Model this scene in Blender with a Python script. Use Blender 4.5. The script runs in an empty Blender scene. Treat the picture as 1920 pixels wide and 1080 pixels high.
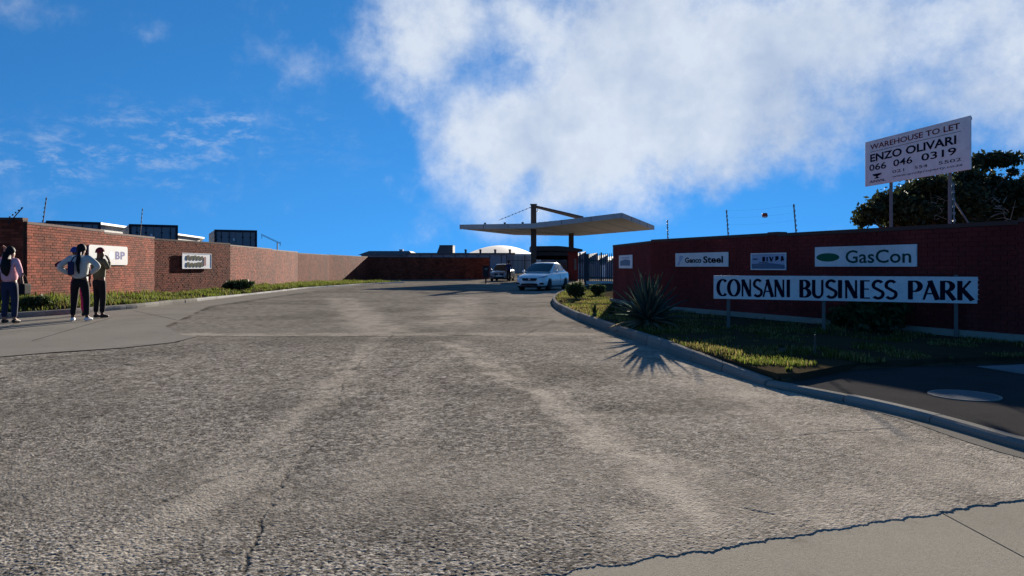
import bpy, bmesh, math, random
import numpy as np
from mathutils import Vector, Matrix, geometry
R = math.radians
random.seed(7); rng = np.random.default_rng(7)
S = bpy.context.scene
COL = S.collection

# ------------------------------------------------------------------ camera
CAM_H, F, CX, HY = 1.25, 1400.0, 960.0, 500.0
cd = bpy.data.cameras.new('camera'); cam = bpy.data.objects.new('camera', cd); COL.objects.link(cam)
cam.location = (0, 0, CAM_H); cam.rotation_euler = (R(90), 0, 0)
cd.sensor_width = 36; cd.lens = 36 * F / 1920; cd.shift_y = -(540 - HY) / 1920
cd.clip_start = 0.05; cd.clip_end = 9000
S.camera = cam
# ------------------------------------------------------------------ light
SUN_AZ, SUN_EL = 10.0, 12.0          # azimuth from +Y towards +X
sd = bpy.data.lights.new('sun', 'SUN'); sun = bpy.data.objects.new('sun', sd); COL.objects.link(sun)
sd.energy = 5.0; sd.angle = R(0.5); sd.color = (1.0, 0.90, 0.76)
sv = Vector((math.sin(R(SUN_AZ)) * math.cos(R(SUN_EL)), math.cos(R(SUN_AZ)) * math.cos(R(SUN_EL)), math.sin(R(SUN_EL))))
sun.rotation_euler = sv.to_track_quat('Z', 'Y').to_euler(); sun.location = (0, -20, 60)
S.view_settings.view_transform = 'Standard'; S.view_settings.look = 'None'
S.view_settings.exposure = 1.43; S.view_settings.gamma = 1.0; S.view_settings.use_curve_mapping = False

W = bpy.data.worlds.new('World'); S.world = W; W.use_nodes = True

class NT:
    """little node-graph helper"""
    def __init__(s, tree): s.t = tree; s.n = tree.nodes; s.l = tree.links
    def new(s, typ, **kw):
        n = s.n.new(typ)
        for k, v in kw.items(): setattr(n, k, v)
        return n
    def put(s, sock, v):
        if isinstance(v, bpy.types.NodeSocket): s.l.new(v, sock)
        elif v is not None:
            if sock.type == 'RGBA' and not isinstance(v, (int, float)): v = (*v[:3], 1)
            sock.default_value = v
    def m(s, op, a, b=None, c=None, clamp=False):
        n = s.new('ShaderNodeMath', operation=op); n.use_clamp = clamp
        s.put(n.inputs[0], a)
        if b is not None: s.put(n.inputs[1], b)
        if c is not None: s.put(n.inputs[2], c)
        return n.outputs[0]
    def v(s, op, a, b=None):
        n = s.new('ShaderNodeVectorMath', operation=op); s.put(n.inputs[0], a)
        if b is not None: s.put(n.inputs[3 if op == 'SCALE' else 1], b)
        return n.outputs['Value'] if op in ('LENGTH', 'DOT_PRODUCT', 'DISTANCE') else n.outputs[0]
    def xyz(s, x, y, z):
        n = s.new('ShaderNodeCombineXYZ')
        for i, q in enumerate((x, y, z)): s.put(n.inputs[i], q)
        return n.outputs[0]
    def sep(s, v):
        n = s.new('ShaderNodeSeparateXYZ'); s.put(n.inputs[0], v); return n.outputs
    def mix(s, f, a, b, bt='MIX'):
        n = s.new('ShaderNodeMix', data_type='RGBA', blend_type=bt); s.put(n.inputs[0], f)
        s.put(n.inputs[6], a); s.put(n.inputs[7], b); return n.outputs[2]
    def noise(s, vec, scale, detail=4, rough=0.55, dist=0.0, color=False):
        n = s.new('ShaderNodeTexNoise'); s.put(n.inputs['Vector'], vec); n.inputs['Scale'].default_value = scale
        n.inputs['Detail'].default_value = detail; n.inputs['Roughness'].default_value = rough; n.inputs['Distortion'].default_value = dist
        return n.outputs['Color' if color else 0]
    def vor(s, vec, scale, feature='F1', out='Distance', rnd=1.0):
        n = s.new('ShaderNodeTexVoronoi', feature=feature); s.put(n.inputs['Vector'], vec)
        n.inputs['Scale'].default_value = scale; n.inputs['Randomness'].default_value = rnd
        return n.outputs[out]
    def ramp(s, f, stops, interp='LINEAR'):
        n = s.new('ShaderNodeValToRGB'); cr = n.color_ramp; cr.interpolation = interp
        while len(cr.elements) < len(stops): cr.elements.new(0.5)
        for e, (p, c) in zip(cr.elements, stops):
            e.position = p; e.color = (c, c, c, 1) if isinstance(c, (int, float)) else (*c[:3], 1)
        s.put(n.inputs[0], f); return n.outputs[0]
    def sm(s, x, a, b):
        n = s.new('ShaderNodeMapRange', interpolation_type='SMOOTHSTEP'); s.put(n.inputs[0], x)
        n.inputs[1].default_value = a; n.inputs[2].default_value = b; return n.outputs[0]
    def seg(s, p, a, b):
        """distance of 2D point p to the segment a-b (metres on the ground)"""
        a = Vector((a[0], a[1], 0)); b = Vector((b[0], b[1], 0)); ba = b - a
        pa = s.v('SUBTRACT', p, tuple(a)); h = s.m('DIVIDE', s.v('DOT_PRODUCT', pa, tuple(ba)), ba.length_squared, clamp=True)
        return s.v('LENGTH', s.v('SUBTRACT', pa, s.v('SCALE', tuple(ba), h)))
    def path(s, p, pts):
        d = None
        for a, b in zip(pts, pts[1:]):
            q = s.seg(p, a, b); d = q if d is None else s.m('MINIMUM', d, q)
        return d

def build_sky():
    t = NT(W.node_tree); t.n.clear()
    out = t.new('ShaderNodeOutputWorld'); bg = t.new('ShaderNodeBackground'); bg.inputs['Strength'].default_value = 0.056
    sky = t.new('ShaderNodeTexSky', sky_type='NISHITA'); sky.sun_disc = False
    sky.sun_elevation = R(SUN_EL); sky.sun_rotation = R(SUN_AZ); sky.altitude = 2500
    sky.air_density = 1.0; sky.dust_density = 0.0; sky.ozone_density = 4.0
    d = t.v('NORMALIZE', t.new('ShaderNodeTexCoord').outputs['Generated'])
    x, y, z = t.sep(d)
    t.put(sky.inputs[0], t.v('NORMALIZE', t.xyz(x, y, t.m('ADD', t.m('MULTIPLY', t.m('MAXIMUM', z, 0.0), .80), .255))))   # deep clear air: no white band at the horizon
    az = t.m('ARCTAN2', x, y); el = t.m('ARCSINE', z)
    # clouds live on the sky sphere (azimuth, elevation); noise is sampled on the sphere itself
    warp = t.v('SCALE', t.v('SUBTRACT', t.noise(d, 6.0, 6, 0.62, color=True), (0.5, 0.5, 0.5)), 0.24)
    wx, wy, wz = t.sep(warp)
    ae = t.xyz(t.m('ADD', az, wx), t.m('ADD', el, t.m('MULTIPLY', wz, 0.8)), 0.0)
    def blob(xp, yp, sx, sy, amp):
        a, e = math.atan((xp - CX) / F), math.atan((HY - yp) / math.hypot(F, xp - CX))
        q = t.v('MULTIPLY', t.v('SUBTRACT', ae, (a, e, 0)), (F / sx, F / sy, 0))
        return t.m('MULTIPLY', t.m('EXPONENT', t.m('MULTIPLY', t.v('DOT_PRODUCT', q, q), -1.0)), amp)
    acc = None
    for b in CLOUDS:
        v = blob(*b); acc = v if acc is None else t.m('ADD', acc, v)
    fb = t.noise(d, 5.0, 8, 0.6); fb2 = t.noise(d, 17.0, 7, 0.65)
    dens = t.m('ADD', acc, t.m('ADD', t.m('MULTIPLY', t.m('SUBTRACT', fb, 0.5), 1.9), t.m('MULTIPLY', t.m('SUBTRACT', fb2, 0.5), .75)))
    big = t.m('MULTIPLY', t.sm(dens, 0.06, 1.05), .92)
    # thin high streaks
    s1 = t.noise(t.v('MULTIPLY', d, (9.0, 9.0, 21.0)), 3.0, 8, 0.68, 0.2)
    sm_ = None
    for b in STREAKS:
        v = blob(*b); sm_ = v if sm_ is None else t.m('ADD', sm_, v)
    thin = t.m('MULTIPLY', t.m('MULTIPLY', t.sm(s1, 0.44, 0.78), t.m('MINIMUM', sm_, 1.0)), .55)
    cover = t.m('MAXIMUM', big, thin, clamp=True)
    # cloud body: bright edges, greyer bellies
    shade = t.m('ADD', t.m('MULTIPLY', t.sm(t.noise(d, 3.4, 5, .6), 0.40, 0.66), .8), t.m('MULTIPLY', t.m('SUBTRACT', fb2, .5), -1.3), clamp=True)
    ccol = t.mix(shade, CLOUD_LIT, CLOUD_DIM)
    blue = t.mix(1.0, sky.outputs[0], SKY_TINT, 'MULTIPLY')
    t.put(bg.inputs['Color'], t.mix(cover, blue, ccol)); t.l.new(bg.outputs[0], out.inputs[0])
    W.cycles.sampling_method = 'MANUAL'; W.cycles.sample_map_resolution = 256
CLOUD_LIT, CLOUD_DIM, SKY_TINT = (4.9, 5.35, 6.0), (3.0, 3.65, 4.8), (.385, .93, 1.12)
# (place in the sky as seen from the road, extents in 1/1400 rad, weight)
CLOUDS = [(1180, 120, 260, 200, .95), (980, 230, 190, 110, .52), (1080, 330, 230, 90, .50), (785, 40, 95, 140, .68), (975, 45, 80, 45, .36), (1420, 150, 240, 150, .62),
          (1720, 60, 330, 140, .46), (1900, 190, 100, 130, .58), (1480, 250, 200, 90, .26), (830, 280, 130, 70, .22), (1450, -220, 700, 200, .45),
          (930, 108, 85, 42, -.17), (1050, 10, 70, 50, -.26), (865, 150, 60, 34, -.14), (700, 190, 90, 120, -.3), (1490, 175, 80, 50, -.24), (1450, 370, 300, 50, -.3), (1650, 290, 150, 80, -.3),
          (150, 0, 260, 50, .28), (590, 100, 130, 50, .22), (1130, 420, 120, 60, .2)]
STREAKS = [(150, 290, 210, 45, 1.0), (390, 240, 150, 40, .85), (520, 265, 120, 30, .35)]
build_sky()

# ------------------------------------------------------------------ helpers
def P(px, py, z=0.0):
    """point at height z seen at that place of the photograph"""
    Y = (CAM_H - z) * F / (py - HY); return Vector(((px - CX) / F * Y, Y, z))
def Q(px, Y, py=None, z=None):
    return Vector(((px - CX) / F * Y, Y, z if z is not None else CAM_H + (HY - py) / F * Y))

def link(name, data, parent=None, mats=None):
    o = bpy.data.objects.new(name, data); COL.objects.link(o)
    if parent is not None: o.parent = parent
    if mats is not None:
        for m_ in (mats if isinstance(mats, (list, tuple)) else [mats]): data.materials.append(m_)
    return o
def tag(o, label=None, cat=None, group=None, kind=None):
    if label: o['label'] = label
    if cat: o['category'] = cat
    if group: o['group'] = group
    if kind: o['kind'] = kind
    return o
def empty(name, loc=(0, 0, 0), rz=0.0):
    o = bpy.data.objects.new(name, None); COL.objects.link(o); o.location = loc; o.rotation_euler = (0, 0, rz); o.empty_display_size = .1
    return o

class MB:
    def __init__(s): s.v = []; s.f = []; s.mi = []
    def add(s, vs, fs, mi=0):
        b = len(s.v); s.v += [tuple(q) for q in vs]; s.f += [tuple(b + i for i in f) for f in fs]; s.mi += [mi] * len(fs); return s
    def box(s, c, size, rz=0.0, mi=0, rot=None):
        x, y, z = (q / 2 for q in size); M = rot or Matrix.Rotation(rz, 3, 'Z'); c = Vector(c)
        vs = [c + M @ Vector(p) for p in ((-x, -y, -z), (x, -y, -z), (x, y, -z), (-x, y, -z), (-x, -y, z), (x, -y, z), (x, y, z), (-x, y, z))]
        return s.add(vs, [(0, 3, 2, 1), (4, 5, 6, 7), (0, 1, 5, 4), (1, 2, 6, 5), (2, 3, 7, 6), (3, 0, 4, 7)], mi)
    def tube(s, pts, r, n=8, mi=0, cap=True):
        pts = [Vector(p) for p in pts]; k = len(pts); rs = r if isinstance(r, (list, tuple)) else [r] * k
        vs = []; up = Vector((0, 0, 1))
        for i, p in enumerate(pts):
            d = (pts[min(i + 1, k - 1)] - pts[max(i - 1, 0)]).normalized()
            a = d.cross(up if abs(d.z) < .95 else Vector((1, 0, 0))).normalized(); b = a.cross(d)
            vs += [p + (a * math.cos(2 * math.pi * j / n) + b * math.sin(2 * math.pi * j / n)) * rs[i] for j in range(n)]
        fs = [(i * n + j, i * n + (j + 1) % n, (i + 1) * n + (j + 1) % n, (i + 1) * n + j) for i in range(k - 1) for j in range(n)]
        if cap: fs += [tuple(reversed(range(n))), tuple(range((k - 1) * n, k * n))]
        return s.add(vs, fs, mi)
    def lathe(s, prof, c=(0, 0, 0), n=20, mi=0, M=None):
        c = Vector(c); M = M or Matrix.Identity(3); k = len(prof)
        vs = [c + M @ Vector((r * math.cos(2 * math.pi * j / n), r * math.sin(2 * math.pi * j / n), z)) for r, z in prof for j in range(n)]
        fs = [(i * n + j, i * n + (j + 1) % n, (i + 1) * n + (j + 1) % n, (i + 1) * n + j) for i in range(k - 1) for j in range(n)]
        if prof[0][0] > 1e-5: fs.append(tuple(reversed(range(n))))
        if prof[-1][0] > 1e-5: fs.append(tuple(range((k - 1) * n, k * n)))
        return s.add(vs, fs, mi)
    def prism(s, poly, z0, z1, mi=0):
        """vertical prism over a plan polygon; z1 may be a list"""
        n = len(poly); zt = z1 if isinstance(z1, (list, tuple)) else [z1] * n; zb = z0 if isinstance(z0, (list, tuple)) else [z0] * n
        if sum(poly[i][0] * poly[(i + 1) % n][1] - poly[(i + 1) % n][0] * poly[i][1] for i in range(n)) < 0:
            poly = poly[::-1]; zt = zt[::-1]; zb = zb[::-1]
        vs = [(p[0], p[1], zb[i]) for i, p in enumerate(poly)] + [(p[0], p[1], zt[i]) for i, p in enumerate(poly)]
        tris = geometry.tessellate_polygon([[Vector((p[0], p[1], 0)) for p in poly]])
        fs = []
        for a, b, c in tris:
            pa, pb, pc = (Vector(poly[i][:2]) for i in (a, b, c))
            if (pb - pa).cross(pc - pa) < 0: a, c = c, a
            fs += [(a + n, b + n, c + n), (c, b, a)]
        fs += [(i, (i + 1) % n, (i + 1) % n + n, i + n) for i in range(n)]
        return s.add(vs, fs, mi)
    def sheet(s, poly, z, mi=0):
        n = len(poly); zs = z if isinstance(z, (list, tuple)) else [z] * n
        fs = []
        for a, b, c in geometry.tessellate_polygon([[Vector((p[0], p[1], 0)) for p in poly]]):
            pa, pb, pc = (Vector(poly[i][:2]) for i in (a, b, c))
            fs.append((a, b, c) if (pb - pa).cross(pc - pa) > 0 else (c, b, a))
        return s.add([(p[0], p[1], zs[i]) for i, p in enumerate(poly)], fs, mi)
    def mesh(s, name, mats, smooth=False):
        me = bpy.data.meshes.new(name); me.from_pydata(s.v, [], s.f)
        for m_ in (mats if isinstance(mats, (list, tuple)) else [mats]): me.materials.append(m_)
        me.polygons.foreach_set('material_index', s.mi)
        if smooth: me.polygons.foreach_set('use_smooth', [True] * len(me.polygons))
        me.update(); return me
    def build(s, name, mats, parent=None, smooth=False, bevel=0.0):
        o = link(name, s.mesh(name, mats, smooth), parent)
        if bevel:
            b = o.modifiers.new('bevel', 'BEVEL'); b.width = bevel; b.segments = 2; b.limit_method = 'ANGLE'
        return o
def box(name, c, size, mat, parent=None, rz=0.0, bevel=0.0): return MB().box(c, size, rz).build(name, mat, parent, bevel=bevel)

# ------------------------------------------------------------------ materials
MATS = {}
def mat(name, col, rough=0.8, var=0.12, vscale=3.0, bump=0.0, bscale=40.0, metal=0.0, spec=0.25, island=0.0, dirt=0.0, stain=0.0, trans=0.0, sub=None, coat=0.0):
    """procedural material: base colour with two scales of noise, optional per-piece variation, grime and fine relief"""
    m_ = bpy.data.materials.new(name); m_.use_nodes = True; t = NT(m_.node_tree); b = t.n['Principled BSDF']
    pos = t.new('ShaderNodeNewGeometry').outputs['Position'] if not sub else t.new('ShaderNodeTexCoord').outputs['Object']
    c = (*col, 1)
    n1 = t.noise(pos, vscale, 5, .6)
    k = t.m('ADD', 1 - var, t.m('MULTIPLY', n1, 2 * var))
    if stain: k = t.m('MULTIPLY', k, t.m('ADD', 1 - stain, t.m('MULTIPLY', t.sm(t.noise(t.v('MULTIPLY', pos, (1, 1, .45)), .9, 6, .65), .3, .7), 2 * stain)))
    if island:
        isl = t.new('ShaderNodeNewGeometry').outputs['Random Per Island']; ob = t.new('ShaderNodeObjectInfo').outputs['Random']
        rr = t.m('FRACT', t.m('ADD', isl, ob)); k = t.m('MULTIPLY', k, t.m('ADD', 1 - island, t.m('MULTIPLY', rr, 2 * island)))
    colr = t.v('SCALE', c[:3], k)
    if dirt:
        dm = t.m('MULTIPLY', t.sm(t.noise(pos, vscale * 2.7, 6, .65), .5, .75), dirt); colr = t.mix(dm, colr, (.09, .075, .06))
    t.put(b.inputs['Base Color'], colr); b.inputs['Metallic'].default_value = metal
    rn = t.m('ADD', rough - .06, t.m('MULTIPLY', t.noise(pos, vscale * 4, 3), .12), clamp=True); t.put(b.inputs['Roughness'], rn)
    b.inputs['Specular IOR Level'].default_value = spec
    if coat: b.inputs['Coat Weight'].default_value = coat; b.inputs['Coat Roughness'].default_value = .06
    if bump:
        bn = t.new('ShaderNodeBump'); bn.inputs['Strength'].default_value = min(1, bump); bn.inputs['Distance'].default_value = .01
        t.put(bn.inputs['Height'], t.noise(pos, bscale, 5, .6)); t.l.new(bn.outputs[0], b.inputs['Normal'])
    if trans:
        out = t.n['Material Output']; tr = t.new('ShaderNodeBsdfTranslucent'); t.put(tr.inputs[0], t.v('SCALE', colr, 1.25)); mx = t.new('ShaderNodeMixShader')
        mx.inputs[0].default_value = trans; t.l.new(b.outputs[0], mx.inputs[1]); t.l.new(tr.outputs[0], mx.inputs[2]); t.l.new(mx.outputs[0], out.inputs[0])
    MATS[name] = m_; return m_

def road_material():
    """chip seal: per-stone tone, dust, cracks and patches come from attributes of the modelled surface"""
    m_ = bpy.data.materials.new('chip_seal'); m_.use_nodes = True; t = NT(m_.node_tree); b = t.n['Principled BSDF']
    pos = t.new('ShaderNodeNewGeometry').outputs['Position']; p = t.v('MULTIPLY', pos, (1, 1, 0))
    def at(n): return t.new('ShaderNodeAttribute', attribute_name=n).outputs['Fac']
    chip, dust, crack, patch, track = at('chip'), at('dust'), at('crack'), at('patch'), at('track')
    fine = t.noise(p, 110, 3, .6); grit = t.vor(p, 210.0, out='Color')
    chip2 = t.m('ADD', t.m('MULTIPLY', chip, .88), t.m('MULTIPLY', t.m('SUBTRACT', t.sep(grit)[0], .35), .30), clamp=True)
    stone = t.ramp(chip2, [(0, (.032, .028, .024)), (.24, (.105, .093, .079)), (.50, (.228, .204, .173)), (.80, (.385, .347, .296)), (1, (.62, .57, .50))])
    dcol = t.mix(fine, (.29, .252, .202), (.52, .455, .37))
    col = t.mix(t.m('MULTIPLY', dust, t.m('ADD', .32, t.m('MULTIPLY', fine, .42)), clamp=True), stone, dcol)
    col = t.mix(patch, col, t.v('SCALE', col, .52))
    col = t.mix(t.m('MULTIPLY', track, t.m('ADD', .25, t.m('MULTIPLY', chip2, .75))), col, t.mix(fine, (.42, .368, .295), (.66, .585, .48)))
    col = t.mix(crack, col, (.014, .013, .012))
    t.put(b.inputs['Base Color'], col); t.put(b.inputs['Roughness'], t.m('ADD', .72, t.m('MULTIPLY', fine, .25))); b.inputs['Specular IOR Level'].default_value = .0
    bn = t.new('ShaderNodeBump'); bn.inputs['Strength'].default_value = .5; bn.inputs['Distance'].default_value = .004
    t.put(bn.inputs['Height'], t.m('ADD', fine, t.m('MULTIPLY', t.vor(p, 75.0), -1.2))); t.l.new(bn.outputs[0], b.inputs['Normal']); MATS['road'] = m_; return m_

def concrete_material(name, c0, c1, bump=.35, joints=None):
    m_ = bpy.data.materials.new(name); m_.use_nodes = True; t = NT(m_.node_tree); b = t.n['Principled BSDF']
    p = t.new('ShaderNodeNewGeometry').outputs['Position']
    a = t.noise(p, .7, 6, .65); f_ = t.noise(p, 105, 5, .75); s_ = t.noise(p, 190, 2)
    col = t.mix(t.m('ADD', t.m('MULTIPLY', a, .75), t.m('MULTIPLY', t.m('SUBTRACT', f_, .45), 1.5), clamp=True), c0, c1)
    col = t.mix(t.m('MULTIPLY', t.sm(t.noise(p, 2.1, 6, .7), .56, .72), .4), col, tuple(q * .5 for q in c0))
    col = t.mix(t.m('MULTIPLY', t.sm(s_, .60, .70), .7), col, tuple(q * .35 for q in c0))
    col = t.mix(t.m('MULTIPLY', t.sm(t.noise(p, .33, 6, .7, .8), .54, .70), .45), col, tuple(q * .55 for q in c0))
    col = t.v('SCALE', col, t.m('ADD', .84, t.m('MULTIPLY', t.new('ShaderNodeObjectInfo').outputs['Random'], .32)))
    t.put(b.inputs['Base Color'], col); b.inputs['Roughness'].default_value = .9; b.inputs['Specular IOR Level'].default_value = .0
    bn = t.new('ShaderNodeBump'); bn.inputs['Strength'].default_value = bump; bn.inputs['Distance'].default_value = .006
    t.put(bn.inputs['Height'], t.m('ADD', f_, t.m('MULTIPLY', s_, .5))); t.l.new(bn.outputs[0], b.inputs['Normal']); MATS[name] = m_; return m_

road_material()
concrete_material('apron', (.165, .15, .127), (.28, .257, .22), .3)
concrete_material('slab', (.22, .197, .157), (.40, .362, .295), .35)
concrete_material('kerb', (.20, .187, .165), (.36, .34, .30), .4)
concrete_material('kerb_pale', (.38, .37, .34), (.62, .60, .56), .4)
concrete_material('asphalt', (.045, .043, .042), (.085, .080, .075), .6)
concrete_material('cover', (.17, .175, .18), (.26, .265, .265), .3)
concrete_material('dirt', (.045, .036, .022), (.10, .08, .05), .8)
concrete_material('ground', (.11, .10, .09), (.19, .175, .155), .5)
concrete_material('canopy', (.42, .41, .40), (.56, .55, .54), .2)
mat('brick', (.205, .050, .028), .9, .15, 9, .5, 120, island=.38, dirt=.15, spec=.08, stain=.32)
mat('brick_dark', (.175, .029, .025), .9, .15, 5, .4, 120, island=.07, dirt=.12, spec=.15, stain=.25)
mat('mortar', (.075, .042, .029), .95, .15, 8, .5, 150)
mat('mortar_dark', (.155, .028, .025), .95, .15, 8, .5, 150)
mat('coping', (.10, .055, .045), .9, .2, 3, .4, 60)
mat('sign_white', (.78, .775, .76), .5, .07, 2.5, dirt=.2, stain=.10)
mat('sign_aged', (.36, .37, .39), .6, .1, 2.5, dirt=.15, spec=.1); mat('sign_back', (.35, .35, .35), .6)
mat('navy', (.006, .007, .022), .5, .05, spec=.03); mat('maroon_ink', (.16, .018, .022), .5, .05, spec=.03); mat('black_ink', (.008, .008, .009), .5, .05, spec=.03)
mat('green_ink', (.008, .13, .075), .5, .08, spec=.03); mat('teal_ink', (.006, .07, .06), .5, .08, spec=.03); mat('blue_ink', (.03, .035, .22), .5, spec=.03)
mat('olive_ink', (.035, .045, .025), .6, .3, 20, spec=.03); mat('rose_ink', (.42, .20, .18), .6, spec=.03); mat('pale_blue', (.38, .46, .60), .5, .15, 4); mat('sea_blue', (.10, .17, .26), .5, .2, 4)
mat('galv', (.20, .20, .195), .6, .15, 6, metal=.3, dirt=.4); mat('post_paint', (.15, .14, .125), .7, .2, 6, dirt=.3)
mat('dark_steel', (.035, .035, .04), .55, .2, 5); mat('rust_steel', (.09, .06, .045), .7, .25, 6)
mat('container', (.21, .23, .25), .6, .15, 3, dirt=.35); mat('container_frame', (.018, .02, .035), .6, .15)
mat('white_roof', (.62, .60, .57), .6, .1, 1.5); mat('grey_wall', (.20, .22, .27), .8, .12, .6); mat('dark_roof', (.075, .078, .09), .8, .2, .7)
mat('house_wall', (.36, .355, .345), .8, .1, .7); mat('window_glass', (.02, .025, .03), .08, .05, spec=.8)
mat('grass', (.070, .090, .016), .8, .25, 1.6, island=.45, trans=.5); mat('dry_grass', (.24, .19, .07), .8, .25, 2, island=.4, trans=.3)
mat('shrub', (.045, .065, .022), .7, .25, 3, island=.45, trans=.25); mat('tree_leaf', (.030, .040, .017), .65, .25, 2, island=.45, trans=.2)
mat('bark', (.12, .095, .075), .9, .25, 8, .6, 40); mat('dry_twig', (.34, .30, .26), .9, .2, 8)
mat('agave', (.050, .075, .056), .5, .15, 4, island=.25, trans=.08); mat('agave_old', (.20, .17, .11), .7, .2, 4, island=.3)
mat('car_paint', (.86, .84, .80), .3, .03, 2, coat=.8, spec=.5); mat('car_glass', (.012, .015, .018), .06, .02, spec=.9); mat('tyre', (.012, .012, .013), .85)
mat('rim', (.42, .43, .45), .3, .05, metal=.9); mat('car_trim', (.010, .010, .014), .5); mat('lamp_glass', (.45, .48, .55), .1, .05, spec=.8); mat('plate', (.65, .65, .6), .5)
mat('car_paint_shaded', (.17, .18, .20), .35, .05, 2, coat=.6, spec=.5); mat('red_lamp', (.35, .01, .01), .2)  # second car: white paint darkened so the colour carries the canopy shade
mat('skin', (.115, .055, .034), .6, .1, 10); mat('skin_fair', (.32, .17, .12), .6, .1, 10); mat('hair', (.006, .005, .005), .7, .2, 30)
mat('jacket', (.48, .49, .46), .85, .12, 12, 1., 16, trans=.06); mat('navy_cloth', (.018, .022, .07), .85, .15, 12); mat('black_cloth', (.009, .009, .011), .9, .2, 12)
mat('pink_cloth', (.75, .40, .46), .85, .1, 12, 1., 16, trans=.1); mat('denim', (.016, .024, .06), .85, .2, 14); mat('maroon_cloth', (.14, .012, .022), .85, .15, 12)
mat('magenta_cloth', (.45, .02, .10), .85, .15, 12); mat('blue_cloth', (.02, .05, .22), .85, .15, 12); mat('shoe_white', (.7, .7, .7), .6); mat('shoe_dark', (.02, .018, .016), .6)
mat('khaki_cloth', (.10, .085, .05), .85, .15, 12); mat('orange_red', (.45, .05, .02), .6); mat('bird_dark', (.02, .02, .02), .8)
M = MATS

# ------------------------------------------------------------------ the ground
g = MB().sheet([(-4000, -4000), (4000, -4000), (4000, 4000), (-4000, 4000)], -.09); tag(g.build('ground', M['ground']), kind='structure')

KERB_R = [P(*q) for q in [(1146, 533), (1110, 538), (1076, 544), (1052, 551), (1039, 559), (1035, 568), (1046, 580), (1080, 597), (1120, 613), (1200, 643), (1300, 679), (1380, 706), (1436, 724)]]
KERB_LOW = [P(1436, 724), P(1500, 737), P(1600, 757), P(1700, 781), P(1800, 809), P(1920, 845), Vector((3.75, 4.4, 0)), Vector((4.1, 3.5, 0)), Vector((5.2, 2.6, 0)), Vector((8, 2.2, 0))]
KERB_L = [Vector((-14.5, 13.5, 0)), Vector((-12.9, 16, 0))] + [P(*q) for q in [(26, 597), (130, 590), (194, 584), (255, 579), (319, 571.5), (406, 561), (467, 553.5), (525, 547), (571, 541.5), (633, 537), (690, 533), (760, 530)]]

def smooth_path(pts, step):
    """resample a polyline as a Catmull-Rom curve"""
    pts = [Vector((p[0], p[1], 0)) for p in pts]; e = [pts[0] * 2 - pts[1]] + pts + [pts[-1] * 2 - pts[-2]]; out = []
    for i in range(1, len(e) - 2):
        a, b, c, d = e[i - 1:i + 3]; n = max(1, int((c - b).length / step))
        for k in range(n):
            u = k / n; out.append(.5 * ((2 * b) + (c - a) * u + (2 * a - 5 * b + 4 * c - d) * u * u + (3 * b - a - 3 * c + d) * u ** 3))
    out.append(pts[-1]); return out

# ---- road: one modelled surface. Stones stand out of the binder near the camera, coarser further off; ragged near edge
A0, B0 = P(1020, 1080), P(1920, 935)
dirv = (Vector(B0[:2]) - Vector(A0[:2])).normalized(); nrm = Vector((-dirv.y, dirv.x))
def hash2(i, j, k=0):
    h = np.sin(i * 127.1 + j * 311.7 + k * 74.7) * 43758.5453; return h - np.floor(h)
def vnoise(x, y, k=0):
    i, j = np.floor(x), np.floor(y); u, v = x - i, y - j; u = u * u * (3 - 2 * u); v = v * v * (3 - 2 * v)
    return (hash2(i, j, k) * (1 - u) + hash2(i + 1, j, k) * u) * (1 - v) + (hash2(i, j + 1, k) * (1 - u) + hash2(i + 1, j + 1, k) * u) * v
def fbm(x, y, o=5, k=0):
    s_, a_, n_ = 0, .5, 0
    for q in range(o): s_ = s_ + a_ * vnoise(x, y, k + q); n_ += a_; x, y, a_ = x * 2.03 + 3.1, y * 2.03 + 1.7, a_ * .55
    return s_ / n_
def worley(x, y, cs):
    gx, gy = np.floor(x / cs), np.floor(y / cs); best = np.full(x.shape, 9e9); tone = np.zeros(x.shape); hh = np.zeros(x.shape)
    for di in (-1, 0, 1):
        for dj in (-1, 0, 1):
            i, j = gx + di, gy + dj; cx, cy = (i + .12 + .76 * hash2(i, j, 1)) * cs, (j + .12 + .76 * hash2(i, j, 2)) * cs
            d = np.hypot((x - cx), (y - cy)); c = d < best; best = np.where(c, d, best); tone = np.where(c, hash2(i, j, 3), tone); hh = np.where(c, hash2(i, j, 4), hh)
    return best / cs, tone, hh
def sstep(x, a, b): t = np.clip((x - a) / (b - a), 0, 1); return t * t * (3 - 2 * t)
def pathd(x, y, pts):
    d = np.full(x.shape, 9e9)
    for a, b in zip(pts, pts[1:]):
        bx, by = b[0] - a[0], b[1] - a[1]; h = np.clip(((x - a[0]) * bx + (y - a[1]) * by) / (bx * bx + by * by), 0, 1)
        d = np.minimum(d, np.hypot(x - a[0] - h * bx, y - a[1] - h * by))
    return d
def PP(l): return [P(*q) for q in l]
TRACKS = [([(722, 628), (560, 785), (300, 1000), (170, 1078)], .03, .24, .55), ([(822, 640), (1000, 735), (1130, 822), (1400, 1000)], .04, .17, .85), ([(735, 640), (600, 800), (420, 1010)], .01, .12, .35), ([(860, 640), (1080, 760), (1300, 880)], .01, .14, .45), ([(840, 660), (760, 760), (700, 900)], .02, .3, .25), ([(1000, 735), (1140, 815), (1210, 860)], .02, .16, .9),
          ([(640, 560), (692, 606), (730, 628)], .15, .7, .6), ([(872, 558), (842, 606)], .2, .8, .6), ([(330, 627), (1180, 626)], .16, .35, .6), ([(1290, 700), (1420, 696)], .06, .4, .7),
          ([(950, 798), (1005, 798)], .012, .04, 1.0), ([(1400, 740), (1560, 735)], .05, .3, .7), ([(1300, 1000), (1560, 960), (1900, 900)], .1, .5, .5), ([(1180, 640), (1280, 690), (1400, 735), (1600, 790), (1920, 900)], .15, .7, .5)]
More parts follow.
